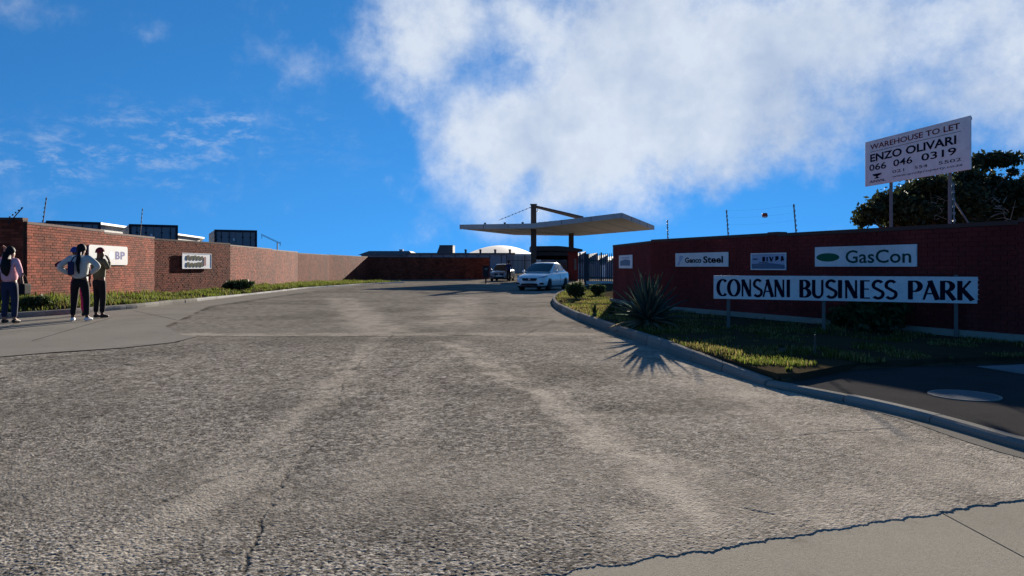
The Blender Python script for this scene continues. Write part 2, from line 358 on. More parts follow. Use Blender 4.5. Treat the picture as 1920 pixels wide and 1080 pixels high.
CRACKS = [([(738, 628), (690, 664), (642, 712), (638, 764), (575, 846), (520, 915), (498, 965), (470, 1040), (452, 1085)], .0075, .55), ([(372, 630), (540, 631), (740, 630), (900, 628)], .05, .8),
          ([(1562, 944), (1605, 968)], .014, .6), ([(1612, 941), (1640, 938), (1665, 931), (1722, 926)], .022, .8), ([(1655, 925), (1690, 935)], .016, .6), ([(1380, 880), (1420, 890), (1440, 905)], .01, .4), ([(1500, 985), (1530, 970)], .012, .5), ([(1405, 955), (1450, 962)], .012, .35), ([(0, 668), (100, 661), (230, 652), (330, 641), (372, 629)], .04, .9),
          ([(1385, 842), (1530, 812), (1700, 800)], .02, .3), ([(640, 541), (1000, 538)], .25, .55), ([(235, 683), (250, 684)], .05, .9), ([(312, 613), (392, 576), (560, 551)], .06, .6), ([(1190, 650), (1330, 640)], .03, .4),
          ([(1040, 600), (960, 640), (780, 660)], .02, .4), ([(560, 850), (380, 905), (210, 990)], .012, .35)]
def road_fields(x, y, spacing):
    w1 = fbm(x * 1.3, y * 1.3, 4, 11) - .5; w2 = fbm(x * 1.3 + 9, y * 1.3 + 4, 4, 17) - .5
    xw, yw = x + w1 * .5, y + w2 * .5
    f1 = fbm(x * 9, y * 9, 3, 23) - .5; f2 = fbm(x * 9 + 5, y * 9, 3, 29) - .5; xf, yf = x + f1 * .09, y + f2 * .09
    big = fbm(x * .25, y * .25, 4, 31); mid = fbm(x * 1.5, y * 1.5, 5, 37); m2 = fbm(x * .55, y * .55, 5, 41)
    lane = sstep(x + (big - .5) * 6, -2.8, 2.4)
    dust = .08 + .44 * lane + .30 * sstep(mid, .40, .66) * (0.6 + .4 * lane)
    tr = np.zeros_like(x)
    for pts, w, so, am in TRACKS: tr = np.maximum(tr, am * (1 - sstep(pathd(xw, yw, PP(pts)), w, w + so)))
    tr = tr * (.35 + .65 * sstep(fbm(x * 3.1, y * 3.1, 4, 83), .36, .56)); dust = np.clip(dust + .3 * tr, 0, 1)
    cr = np.zeros_like(x); ragged = sstep(fbm(x * 2.5, y * 2.5, 4, 47), .34, .5)
    for pts, w, am in CRACKS: cr = np.maximum(cr, am * (1 - sstep(pathd(xf, yf, PP(pts)), w * .4, w + spacing * .5)) * np.maximum(ragged, float(am >= 1)))
    patch = .55 * sstep(m2, .53, .66) + .35 * sstep(mid, .60, .75)
    patch = (patch + .20 * (1 - lane)) * (1 - .7 * tr)
    d1, tone, hh = worley(x, y, .0165); fade = sstep(spacing, .006, .0115)
    rnd = rng.random(x.shape)
    dome = np.sqrt(np.clip(1 - (d1 / .72) ** 2, 0, 1))
    h = (dome * (.45 + .55 * hh)) * (1 - fade) + rnd * fade * .9
    chip = np.clip(np.where(dome < .25, .02, .15 + .85 * tone) * (1 - fade) + (.08 + .84 * rnd) * fade, 0, 1)
    _, t2, _ = worley(x, y, .036); _, t3, _ = worley(x, y, .085); _, t4, _ = worley(x, y, .17)
    chip = np.clip(chip + sstep(y, 3, 5.5) * .55 * (t2 - .5) + sstep(y, 5, 9) * .32 * (1 - .8 * sstep(y, 10, 18)) * (t3 - .5) + sstep(y, 8, 13) * .12 * (1 - .7 * sstep(y, 12, 24)) * (t4 - .5), 0, 1)
    chip = .5 + (chip - .5) * (1 - .72 * sstep(y, 9, 16))
    amp = np.clip(.010 / spacing, 0, 1) ** 1.3
    z = -.0065 + .0058 * (.6 + (h - .6) * amp) * (1 - .6 * dust) + .004 * dust - .008 * cr * amp + .002 * (fbm(x * .8, y * .8, 3, 53) - .5)
    # the surface ends in a ragged edge against the concrete
    sd_ = (x - A0.x) * nrm.x + (y - A0.y) * nrm.y + .085 * (fbm(x * 14, y * 14, 4, 59) - .5) + .03 * (fbm(x * 1.7, y * 1.7, 3, 61) - .5)
    z = np.where(sd_ < 0, -.022, z)
    return z, chip, dust, np.clip(cr, 0, 1), np.clip(patch, 0, .6), np.clip(tr * .85, 0, 1)
def fan(y0, y1, dl, ncol, half):
    rows = int(math.log(y1 / y0) / dl) + 1; ys = np.exp(np.linspace(math.log(y0), math.log(y1), rows)); us = np.linspace(-half, half, ncol)
    Y, U = np.meshgrid(ys, us, indexing='ij'); sp = 2 * half / (ncol - 1) * Y
    return U * Y + (rng.random(Y.shape) - .5) * sp * .5, Y + (rng.random(Y.shape) - .5) * Y * dl * .5, sp, rows, ncol
def make_road():
    V, FQ, AT, base = [], [], [], 0
    for args in ((2.25, 15.0, .0021, 800, .82), (14.96, 190.0, .009, 420, 1.0)):
        x, y, sp, r_, c_ = fan(*args); z, chip, dust, cr, pa, trk = road_fields(x, y, sp)
        if base: z = z - .001
        V.append(np.stack([x, y, z], -1).reshape(-1, 3)); AT.append(np.stack([chip, dust, cr, pa, trk], -1).reshape(-1, 5))
        i = np.arange(r_ - 1)[:, None] * c_ + np.arange(c_ - 1)[None, :]
        FQ.append((np.stack([i, i + 1, i + c_ + 1, i + c_], -1).reshape(-1, 4)) + base); base += r_ * c_
    V.append(np.array([(-45, 3.5, -.045), (45, 7.0, -.045), (200, 190, -.045), (-200, 190, -.045)], float)); AT.append(np.array([(.5, .5, 0, 0, 0)] * 4)); FQ.append(np.array([[base, base + 1, base + 2, base + 3]]))
    V = np.concatenate(V); FQ = np.concatenate(FQ); AT = np.concatenate(AT)
    me = bpy.data.meshes.new('road'); me.vertices.add(len(V)); me.vertices.foreach_set('co', V.astype(np.float32).ravel())
    me.loops.add(FQ.size); me.loops.foreach_set('vertex_index', FQ.astype(np.int32).ravel())
    me.polygons.add(len(FQ)); me.polygons.foreach_set('loop_start', np.arange(0, FQ.size, 4, dtype=np.int32)); me.polygons.foreach_set('loop_total', np.full(len(FQ), 4, np.int32))
    me.update(calc_edges=True)
    for k, n in enumerate(('chip', 'dust', 'crack', 'patch', 'track')):
        a_ = me.attributes.new(n, 'FLOAT', 'POINT'); a_.data.foreach_set('value', AT[:, k].astype(np.float32).copy())
    me.materials.append(M['road']); return tag(link('road', me), kind='structure')
make_road()

# foreground concrete slabs (the street gutter), separate pieces with open joints
fs = empty('pavement', (0, 0, 0)); tag(fs, kind='structure')
J0, J1 = P(1735, 962, -.028), P(1925, 1068, -.028); jd = Vector(((J1 - J0).x, (J1 - J0).y)).normalized()
base = Vector(A0[:2]) + nrm * .12
def slab(s0, s1):
    g_ = .006
    c = [base + dirv * (s0 + g_), base + dirv * (s1 - g_)]; d2 = [c[1] + jd * 3.2, c[0] + jd * 3.2]
    return [(q.x, q.y) for q in c + d2]
j_at = (Vector(J0[:2]) - base).dot(dirv) + .06
for k in range(-2, 3):
    s0 = j_at + (k - 1) * 2.4
    MB().prism(slab(s0, s0 + 2.4), -.09 + .002, -.0045 - .0015 * (k % 2)).build('slab', M['slab'], fs, bevel=.002)

# concrete apron on the left where the people stand
ap = smooth_path(KERB_L, .6); inner = [P(*q) for q in [(640, 540), (560, 550), (475, 562), (392, 575), (312, 612), (345, 628), (372, 631), (330, 642), (230, 653), (100, 661), (0, 669), (-260, 690)]]
apoly = [(p.x, p.y) for p in ap[:-6]] + [(p.x + random.uniform(-.03, .03), p.y + random.uniform(-.04, .04)) for p in inner] + [(-22, 7.5), (-26, 12)]
tag(MB().sheet(apoly, .007).build('concrete_apron', M['apron']), kind='structure')
for k_, (q0_, q1_) in enumerate((((60, 640), (210, 596)), ((330, 600), (250, 583)), ((-120, 660), (40, 604)))):
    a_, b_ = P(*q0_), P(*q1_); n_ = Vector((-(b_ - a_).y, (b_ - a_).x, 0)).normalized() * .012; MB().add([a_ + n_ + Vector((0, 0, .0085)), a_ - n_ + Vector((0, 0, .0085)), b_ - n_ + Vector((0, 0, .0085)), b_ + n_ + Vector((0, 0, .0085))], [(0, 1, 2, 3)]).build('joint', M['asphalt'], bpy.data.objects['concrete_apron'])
# pale gutter beside the dropped kerb
lowp = smooth_path(KERB_LOW, .25)
def offset(pts, d):
    out = []
    for i, p in enumerate(pts):
        q = (pts[min(i + 1, len(pts) - 1)] - pts[max(i - 1, 0)]).normalized(); out.append(p + Vector((-q.y, q.x, 0)) * d)
    return out
go = [a_.lerp(b_, min(1, .04 + i_ / 14)) for i_, (a_, b_) in enumerate(zip(lowp, offset(lowp, -.30)))]
tag(MB().sheet([(p.x, p.y) for p in lowp] + [(p.x + random.uniform(-.012, .012), p.y + random.uniform(-.012, .012)) for p in reversed(go)], .0015).build('gutter', M['apron']), kind='structure')

# kerbs, stone by stone
def kerb(name, pts, hfun, width, side, mats_, stone=1.0, gap=.014):
    """pts: smoothed path of the road-side foot; side=+1 the stone lies to the left of the path"""
    e = empty(name); tag(e, kind='structure')
    s = [0]
    for a_, b_ in zip(pts, pts[1:]): s.append(s[-1] + (b_ - a_).length)
    def at(q):
        q = min(max(q, 0), s[-1] - 1e-4); i = max(k for k in range(len(s) - 1) if s[k] <= q); u = (q - s[i]) / (s[i + 1] - s[i] + 1e-9)
        p = pts[i].lerp(pts[i + 1], u); d = (pts[min(i + 2, len(pts) - 1)] - pts[max(i - 1, 0)]).normalized(); return p, Vector((-d.y, d.x, 0)) * side
    q0 = 0; n = 0
    while q0 < s[-1] - .2:
        q1 = min(q0 + stone * random.uniform(.97, 1.03), s[-1]); k = 4; m_ = MB(); vs = []
        jz, jo = random.uniform(-.006, .006), random.uniform(-.008, .008)
        for i in range(k + 1):
            q = q0 + gap / 2 + (q1 - q0 - gap) * i / k; p, nn = at(q); h = hfun(q / s[-1]) + jz; p = p + nn * jo
            for (o_, z_) in ((0, -.06), (0, h * .55), (.02, h - .012), (.04, h), (width, h), (width, -.06)):
                w = p + nn * o_; vs.append((w.x, w.y, z_))
        fs_ = []
        for i in range(k):
            for j in range(5):
                a0, a1, b1, b0 = i * 6 + j, i * 6 + j + 1, (i + 1) * 6 + j + 1, (i + 1) * 6 + j
                fs_.append((a0, a1, b1, b0) if side < 0 else (a0, b0, b1, a1))
        fs_ += [(0, 1, 2, 3, 4, 5), tuple(k * 6 + j for j in (5, 4, 3, 2, 1, 0))]
        m_.add(vs, fs_); o = m_.build('kerb_stone', mats_(q0 / s[-1]), e); q0 = q1; n += 1
    return e
kr = smooth_path(KERB_R, .3)
kerb('kerb_right', kr, lambda u: .15 if u < .94 else .15 - (u - .94) / .06 * .09, .11, 1, lambda u: M['kerb'])
kerb('kerb_dropped', lowp, lambda u: .055, .12, 1, lambda u: M['kerb'])
kl = smooth_path(KERB_L, .5)
kerb('kerb_left', kl, lambda u: .14 if u < .26 else max(.07, .14 - (u - .26) * .4), .15, 1, lambda u: M['kerb'] if u < .30 else M['kerb_pale'])

# ------------------------------------------------------------------ wall lines
LW = [(-13.0, 20.0, 2.46), (-13.45, 24.6, 2.40), (-13.85, 28.9, 2.35), (-13.3, 35.2, 2.29), (-13.85, 43, 2.25), (-14.35, 50, 2.18), (-14.2, 58, 2.2), (-13.6, 70.4, 2.18), (-2.3, 76, 1.95)]
RW = [(3.24, 23.9, 1.94), (3.72, 19.9, 1.97), (5.48, 15.97, 1.985), (5.60, 15.70, 1.95), (7.6, 11.2, 1.985), (9.6, 6.9, 2.0)]

# right-hand bed (raised earth behind the kerb) and the left verge, both as sheets with relief
kin = offset(kr, .13)
BEDZ = .13
def bed_z(x, y):
    # the bed rises a little towards the wall
    return BEDZ + .015 * math.sin(x * 3.1) * math.sin(y * 2.3)
bed_poly = [(p.x, p.y) for p in kin] + [tuple(P(1500, 712, .06)[:2]), (4.06, 8.75), (5.7, 9.25), (9.2, 9.7), (30, 10.5), (30, 60), (9, 60)]
tag(MB().prism(bed_poly, -.05, BEDZ).build('planting_bed', M['dirt']), kind='structure')
verge = []
lin = offset(kl, .15)
wall_base = lambda y: np.interp(y, [12, 20, 28.9, 36, 50, 55, 66, 80], [.42, .38, .20, .26, .15, .09, .05, .03])
wall_x = lambda y: float(np.interp(y, [w[1] for w in LW[:8]], [w[0] for w in LW[:8]]))
vm = MB(); rows = []
for p in lin:
    if p.y < 17: xw = -13.0 - (17 - p.y) * 2
    elif p.y > 69: continue
    else: xw = wall_x(max(p.y, 20)) - .1
    rows.append([(p.x + (xw - p.x) * u, p.y + (20.1 - p.y) * u * (1 if p.y < 20 else 0), (.13 if p.y < 25 else .08) + (float(wall_base(p.y)) - .1) * u) for u in (0, .3, .6, 1.0)])
for i in range(len(rows) - 1):
    for j in range(3): vm.add([rows[i][j], rows[i][j + 1], rows[i + 1][j + 1], rows[i + 1][j]], [(3, 2, 1, 0)])
tag(vm.build('verge', M['dirt']), kind='structure')
# the yard behind the left wall stands higher
tag(MB().prism([(-13.6, 20.6), (-14.5, 28.9), (-14.1, 35.2), (-15.1, 50), (-14.9, 58), (-14.3, 71), (-5, 77), (-60, 120), (-90, 20.6)], -.06, .85).build('yard', M['ground']), kind='structure')

# dark footway at the right
foot = [(p.x, p.y) for p in offset(lowp, .12)] + [(12, 2.4), (14, 10.1), (9.2, 9.68), (5.7, 9.23), (4.06, 8.73), (3.2, 8.05)]
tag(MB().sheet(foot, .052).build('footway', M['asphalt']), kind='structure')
ed = [P(1478, 716, .06), P(1540, 700, .06), P(1610, 692, .06), P(1700, 686, .06), P(1830, 682, .06), Vector((9.2, 9.68, 0)), Vector((13, 10, 0))]
kerb('kerb_edging', smooth_path(ed, .3), lambda u: .085, .07, 1, lambda u: M['dirt'])
mc = empty('manhole_cover', P(1808, 741, .056)); tag(mc, 'round pale manhole cover set in the dark footway', 'manhole cover')
MB().lathe([(.30, -.03), (.30, .004), (.272, .004), (.272, -.002)], n=40).build('frame', M['kerb'], mc)
MB().lathe([(.268, -.03), (.268, .003), (.26, .006), (.0001, .006)], n=40).build('lid', M['cover'], mc)
tag(MB().prism([tuple(P(*q, .05)[:2]) for q in [(1832, 688), (1925, 684), (2060, 700), (2040, 716), (1925, 703)]], -.02, .058).build('paving_slab', M['cover']), 'pale concrete slab lying at the far side of the dark footway', 'slab')

# ------------------------------------------------------------------ brick walls
BL, BH, JT = .222, .076, .010
def brick_wall(name, label, line, base, brickm, mortarm, cut, thick=.22, nparts=0, copm='coping', front=1):
    """line: plan points with top heights; bricks on the side facing the road; first nparts bricks are separate parts"""
    root = empty(name, (line[0][0], line[0][1], 0)); tag(root, label, 'wall', kind='thing'); off = Vector((-line[0][0], -line[0][1], 0))
    core = MB(); cop = MB(); stuff = MB(); bm = MB().box((0, 0, 0), (BL - JT, .05, BH - JT)).mesh('brick', brickm); made = 0
    for i in range(len(line) - 1):
        a = Vector((line[i][0], line[i][1], 0)); b = Vector((line[i + 1][0], line[i + 1][1], 0)); top = line[i][2]
        d = (b - a); Ln = d.length; d.normalize(); n = Vector((d.y, -d.x, 0)) * front     # n: outward, towards the road
        rz = math.atan2(d.y, d.x); ext = .0
        zb = base(i) - .1
        quad = [a, b, b - n * thick, a - n * thick]
        core.prism([((q + off).x, (q + off).y) for q in quad], zb, top - .07)
        # coping: soldier row, slightly proud
        c4 = [a + n * .02, b + n * .02, b - n * (thick + .02), a - n * (thick + .02)]
        cop.prism([((q + off).x, (q + off).y) for q in c4], top - .068, top)
        rowsn = int((top - .07 - zb) / BH); c = 0
        cols = int(Ln / BL) + 1
        for col in range(-1, cols):
            for r in range(rowsn):
                z = top - .075 - BH * (r + .5); s = (col + .5 * (r % 2)) * BL
                l0 = max(s, 0.004); l1 = min(s + BL - JT, Ln - .004)
                if l1 - l0 < .04: continue
                pc = a + d * ((l0 + l1) / 2) - n * (.012 + random.uniform(-.003, .003)) + Vector((0, 0, z)) + off
                if made < nparts and l1 - l0 > .2 and z > base(i):
                    o = link('brick', bm, root); o.location = pc; o.rotation_euler = (random.uniform(-.01, .01), 0, rz + random.uniform(-.006, .006)); made += 1
                else: stuff.box(pc, (l1 - l0, .05, BH - JT), rz)
    core.build('mortar_core', mortarm, root); cop.build('coping', M[copm], root)
    so = stuff.build('brickwork', brickm, root); so['kind'] = 'stuff'
    return root
brick_wall('boundary_wall', 'long reddish brick boundary wall along the left verge, lit by the sun', LW, lambda i: float(wall_base(LW[i][1])) if i < 7 else 0.0, M['brick'], M['mortar'], 0, nparts=300)
brick_wall('boundary_wall', 'short dark brick wall return at the left edge behind the woman in pink', [(-24.0, 19.2, 2.56), (-13.05, 19.93, 2.56)], lambda i: .35, M['brick'], M['mortar'], 0)
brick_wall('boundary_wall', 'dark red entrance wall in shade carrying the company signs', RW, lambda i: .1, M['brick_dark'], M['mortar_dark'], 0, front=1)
# end pier return of the entrance wall and the plinth strip at its foot
pl = MB()
for (x0, y0, _), (x1, y1, _) in zip(RW, RW[1:]):
    d = Vector((x1 - x0, y1 - y0)).normalized(); n = Vector((d.y, -d.x)); 
    q = [Vector((x0, y0)) + n * .004, Vector((x1, y1)) + n * .004, Vector((x1, y1)) + n * .12, Vector((x0, y0)) + n * .12]
    pl.prism([(w.x, w.y) for w in q], .05, .235)
tag(pl.build('wall_footing', M['slab']), 'low concrete footing strip along the foot of the dark red entrance wall', 'footing')


# ------------------------------------------------------------------ lettering
def text_mesh(txt, width, height, bold=0.0, squeeze=None):
    """flat letters in the built-in font, fitted to width x height, lower-left at the origin, facing -Y"""
    c = bpy.data.curves.new('t', 'FONT'); c.body = txt; c.size = 1; c.offset = bold; c.resolution_u = 3
    o = bpy.data.objects.new('t', c); COL.objects.link(o); dg = bpy.context.evaluated_depsgraph_get(); me = bpy.data.meshes.new_from_object(o.evaluated_get(dg))
    bpy.data.objects.remove(o); bpy.data.curves.remove(c)
    co = np.empty(len(me.vertices) * 3, np.float32); me.vertices.foreach_get('co', co); co = co.reshape(-1, 3); mn, mx = co.min(0), co.max(0)
    out = np.zeros_like(co); out[:, 0] = (co[:, 0] - mn[0]) / (mx[0] - mn[0]) * width; out[:, 2] = (co[:, 1] - mn[1]) / (mx[1] - mn[1]) * height
    me.vertices.foreach_set('co', out.ravel()); me.update(); return me
def lettering(txt, parent, x, z, w, h, m_, y=-.004, bold=.0, name='lettering'):
    o = link(name, text_mesh(txt, w, h, bold), parent, m_); o.location = (x, y, z); return o
def flat(parent, pts, y, m_, name='emblem'):
    n = len(pts); return link(name, MB().add([(p[0], y, p[1]) for p in pts], [tuple(range(n))]).mesh(name, m_), parent)
def arc(cx, cy, rx, ry, a0, a1, n=18): return [(cx + rx * math.cos(R(a0 + (a1 - a0) * i / n)), cy + ry * math.sin(R(a0 + (a1 - a0) * i / n))) for i in range(n + 1)]
TK, TN = .175, .07
def glyph(ch):
    """strokes (points, width or None=swelling curve) of a flared sans capital in a box of height 1; returns strokes and advance"""
    if ch == 'C': return [(arc(.31, .5, .26, .47, 48, 312), None)], .58
    if ch == 'O': return [(arc(.33, .5, .275, .47, 0, 360, 30), None)], .70
    if ch == 'N': return [([(.10, 0), (.10, 1)], TN * 1.3), ([(.11, .97), (.50, .03)], TK * 1.1), ([(.51, 0), (.51, 1)], TN * 1.3)], .64
    if ch == 'S': return [(arc(.27, .735, .19, .235, 35, 210, 12) + [(.20, .55), (.34, .45)] + arc(.27, .265, .20, .235, 30, -145, 12)[0:], .14)], .52
    if ch == 'A': return [([(.04, 0), (.27, 1)], TN * 1.25), ([(.25, 1), (.52, 0)], TK * 1.05), ([(.14, .32), (.42, .32)], TN)], .57
    if ch == 'I': return [([(.12, 0), (.12, 1)], TK)], .28
    if ch == 'B': return [([(.12, 0), (.12, 1)], TK), ([(.12, .965)] + arc(.24, .745, .19, .22, 90, -90, 10) + [(.12, .525)], None), ([(.12, .51)] + arc(.25, .27, .22, .235, 90, -90, 10) + [(.12, .035)], None)], .55
    if ch == 'U': return [([(.11, 1), (.11, .30)] + arc(.29, .30, .18, .27, 180, 300, 10), .15), (arc(.29, .30, .19, .27, 290, 360, 6) + [(.48, 1)], TN * 1.4)], .60
    if ch == 'E': return [([(.12, 0), (.12, 1)], TK), ([(.12, .965), (.43, .965)], .07), ([(.12, .52), (.40, .52)], .065), ([(.12, .035), (.44, .035)], .07)], .50
    if ch == 'P': return [([(.12, 0), (.12, 1)], TK), ([(.12, .965)] + arc(.25, .70, .21, .265, 90, -90, 10) + [(.12, .435)], None)], .54
    if ch == 'R': return [([(.12, 0), (.12, 1)], TK), ([(.12, .965)] + arc(.25, .72, .20, .245, 90, -90, 10) + [(.12, .475)], None), ([(.27, .47), (.52, 0)], TK * 1.0)], .58
    if ch == 'K': return [([(.12, 0), (.12, 1)], TK), ([(.18, .50), (.47, 1)], TN * 1.3), ([(.20, .56), (.54, 0)], TK)], .60
    return [], .30
def ribbon(mb, pts, w, y):
    pts = [Vector(p) for p in pts]; q = [pts[0]]
    for p in pts[1:]:
        if (p - q[-1]).length > 1e-4: q.append(p)
    pts = q; n = len(pts); vs = []
    for i, p in enumerate(pts):
        d = (pts[min(i + 1, n - 1)] - pts[max(i - 1, 0)]).normalized(); nn = Vector((-d.y, d.x))
        hw = (TN + (TK * 1.08 - TN) * abs(d.y) ** 1.3 if w is None else w) / 2
        vs += [(p.x + nn.x * hw, y, p.y + nn.y * hw), (p.x - nn.x * hw, y, p.y - nn.y * hw)]
    mb.add(vs, [(2 * i, 2 * i + 1, 2 * i + 3, 2 * i + 2) for i in range(n - 1)])
def flared_text(txt, width, height):
    mb = MB(); x = 0
    for ch in txt:
        st, adv = glyph(ch)
        for k, (pts, w) in enumerate(st): ribbon(mb, [(x + p[0], p[1]) for p in pts], w, -.0004 * k)
        x += adv
    mx = max(v[0] for v in mb.v); mn = min(v[0] for v in mb.v)
    mb.v = [((v[0] - mn) / (mx - mn) * width, v[1], v[2] * height) for v in mb.v]; return mb

def board(parent, w, h, th, m_, name='board', frame=None):
    """panel with its lower-left front corner at the origin of the parent, front facing local -Y"""
    o = MB().box((w / 2, th / 2, h / 2), (w, th, h)).build(name, m_, parent, bevel=.003)
    if frame:
        f = MB()
        for c, s_ in (((w / 2, 0, .012), (w, .02, .024)), ((w / 2, 0, h - .012), (w, .02, .024)), ((.012, 0, h / 2), (.024, .02, h - .05)), ((w - .012, 0, h / 2), (.024, .02, h - .05))): f.box(c, s_)
        f.build('frame', frame, parent)
    return o
def placed(name, p0, p1, z):
    """empty at the left end of a board running from p0 to p1 (seen from the front)"""
    e = empty(name, (p0[0], p0[1], z), math.atan2(p1[1] - p0[1], p1[0] - p0[0])); return e, (Vector(p1[:2]) - Vector(p0[:2])).length

# ---- name board of the business park on three posts
b0, b1 = P(1338, 640, .13), P(1837, 640, .13)
b0 = Q(1338, 13.6, z=0); b1 = Q(1837, 11.75, z=0)
ztop = CAM_H - 16.5 * 13.6 / F; zbot = CAM_H - 60 * 13.6 / F
e, wb = placed('name_board', b0, b1, zbot); tag(e, 'long white name board reading CONSANI BUSINESS PARK on three posts', 'sign'); hb = ztop - zbot
half = wb * .449
for x0, x1 in ((0, half - .001), (half + .001, wb)):
    o = MB().box(((x0 + x1) / 2, .01, hb / 2), (x1 - x0, .02, hb)).build('panel', M['sign_white'], e, bevel=.002)
for word, fx0, fx1 in (('CONSANI', .012, .318), ('BUSINESS', .355, .722), ('PARK', .758, .984)):
    o = flared_text(word, wb * (fx1 - fx0), hb * .73).build('lettering', M['navy'], e); o.location = (wb * fx0, -.004, hb * .115)
for f_, ov in ((.062, -.02), (.449, .012), (.923, .03)):
    hp = zbot - .10
    MB().box((wb * f_, .05, (hb + ov - hp) / 2), (.055, .05, hb + ov + hp)).build('post', M['post_paint'], e, bevel=.004)

# ---- signs on the entrance wall
def wall_at(px, line):
    """plan point of the wall line on the sight line through column px"""
    k = (px - CX) / F
    for (x0, y0, _), (x1, y1, _) in zip(line, line[1:]):
        den = (x1 - x0) - k * (y1 - y0)
        if abs(den) < 1e-9: continue
        u = (k * y0 - x0) / den
        if -.001 <= u <= 1.001: d = Vector((x1 - x0, y1 - y0, 0)).normalized(); return Vector((x0 + u * (x1 - x0), y0 + u * (y1 - y0), 0)), Vector((d.y, -d.x, 0))
def wall_sign(name, label, x0, x1, ytop, ybot, line=RW, flip=False, mats_='sign_white', stand=.045, frame=None):
    (a, n1), (b, n2) = wall_at(x0, line), wall_at(x1, line); a = a + n1 * stand; b = b + n2 * stand
    zt, zb = CAM_H + (HY - ytop) / F * a.y, CAM_H + (HY - ybot) / F * a.y
    e, w = placed(name, a, b, zb); tag(e, label, 'sign'); board(e, w, zt - zb, .02, M[mats_], frame=M[frame] if frame else None)
    for fx in (.15, .85): box('bracket', (w * fx, .031, (zt - zb) / 2), (.03, .021, .05), M['galv'], e)
    return e, w, zt - zb
e, w, h = wall_sign('wall_sign', 'white GasCon sign with a green oval on the dark red wall', 1531, 1722, 463.5, 500)
flat(e, arc(w * .145, h * .47, w * .125, h * .21, 0, 360, 40), -.004, M['green_ink'])
lettering('GasCon', e, w * .335, h * .17, w * .62, h * .63, M['teal_ink'], bold=.012)
e, w, h = wall_sign('wall_sign', 'narrow white steel company sign with black letters and a faint grey mark', 1269, 1368, 475, 500)
lettering('Genco', e, w * .20, h * .27, w * .32, h * .40, M['black_ink'], bold=.03); lettering('Steel', e, w * .555, h * .26, w * .36, h * .48, M['black_ink'], bold=.03)
flat(e, [(w * .04, h * .12), (w * .08, h * .12), (w * .17, h * .8), (w * .13, h * .8)], -.004, M['pale_blue']); flat(e, arc(w * .11, h * .62, w * .035, h * .2, 0, 360), -.005, M['pale_blue'])
e, w, h = wall_sign('wall_sign', 'small pale blue company sign between the two white wall signs', 1411, 1477, 475, 506, mats_='pale_blue', frame='sign_white')
flat(e, [(w * .03, h * .04), (w * .97, h * .04), (w * .97, h * .30), (w * .5, h * .42), (w * .03, h * .36)], -.003, M['sea_blue'])
for pts in ([(.06, .62), (.2, .62), (.2, .68), (.06, .68)], [(.34, .5), (.42, .5), (.42, .78), (.34, .78)], [(.46, .52), (.5, .52), (.5, .76), (.46, .76)], [(.53, .78), (.57, .78), (.60, .62), (.63, .78), (.66, .78), (.61, .48), (.585, .48)],
            [(.71, .52), (.8, .62), (.8, .80), (.71, .80)], [(.86, .5), (.95, .56), (.92, .80), (.87, .80)]): flat(e, [(p[0] * w, p[1] * h) for p in pts], -.005, M['navy'], 'lettering')
flat(e, [(w * .24, h * .44), (w * .5, h * .44), (w * .5, h * .47), (w * .24, h * .47)], -.006, M['navy'], 'lettering')
e, w, h = wall_sign('wall_sign', 'smallest square sign with a blue picture near the left end of the dark red wall', 1163, 1188, 479, 503)
flat(e, [(w * .12, h * .2), (w * .86, h * .2), (w * .86, h * .6), (w * .5, h * .68), (w * .12, h * .55)], -.004, M['sea_blue'], 'picture'); flat(e, [(w * .25, h * .74), (w * .8, h * .74), (w * .8, h * .84), (w * .25, h * .84)], -.004, M['pale_blue'], 'picture')
# ---- signs on the left wall
e, w, h = wall_sign('wall_sign', 'cream sign with two rows of dark lettering on the sunlit brick wall', 338, 393, 474, 504, line=LW, stand=.08, frame='sign_white')
for r_, (z0, n_) in enumerate(((.56, 5), (.12, 5))):
    for k in range(n_):
        x0 = .13 + k * .115; hh = random.uniform(.26, .34); flat(e, [(w * (x0 + .01), h * z0), (w * (x0 + .09), h * (z0 - .02)), (w * (x0 + .11), h * (z0 + hh * .5)), (w * (x0 + .1), h * (z0 + hh)), (w * (x0 + .02), h * (z0 + hh * .95)), (w * x0, h * (z0 + hh * .4))], -.013, M['olive_ink'], 'lettering')
flat(e, [(w * .72, h * .2), (w * .80, h * .2), (w * .80, h * .78), (w * .72, h * .78)], -.013, M['rose_ink'])
# rounded white sign half hidden by the people
(a, n1), (b, n2) = wall_at(163, LW), wall_at(236, LW); a, b = a + n1 * .06, b + n2 * .06
zt, zb = CAM_H + (HY - 463) / F * b.y, CAM_H + (HY - 497) / F * b.y
e, w = placed('wall_sign', a, b, zb); tag(e, 'white round-cornered sign with blue letters behind the standing people', 'sign'); h = zt - zb
rr = .09; pts = arc(rr, rr, rr, rr, 180, 270, 5) + arc(w - rr, rr, rr, rr, 270, 360, 5) + arc(w - rr, h - rr, rr, rr, 0, 90, 5) + arc(rr, h - rr, rr, rr, 90, 180, 5)
n_ = len(pts); MB().add([(p[0], 0, p[1]) for p in pts] + [(p[0], .04, p[1]) for p in pts], [tuple(range(n_)), tuple(reversed(range(n_, 2 * n_)))] + [(i, i + n_, (i + 1) % n_ + n_, (i + 1) % n_) for i in range(n_)]).build('board', M['sign_aged'], e)
lettering('B', e, w * .66, h * .30, w * .12, h * .42, M['blue_ink'], bold=.03); lettering('P', e, w * .80, h * .30, w * .12, h * .42, M['blue_ink'], bold=.03); flat(e, arc(w * .55, h * .5, w * .06, h * .2, 0, 360), -.004, M['pale_blue'])

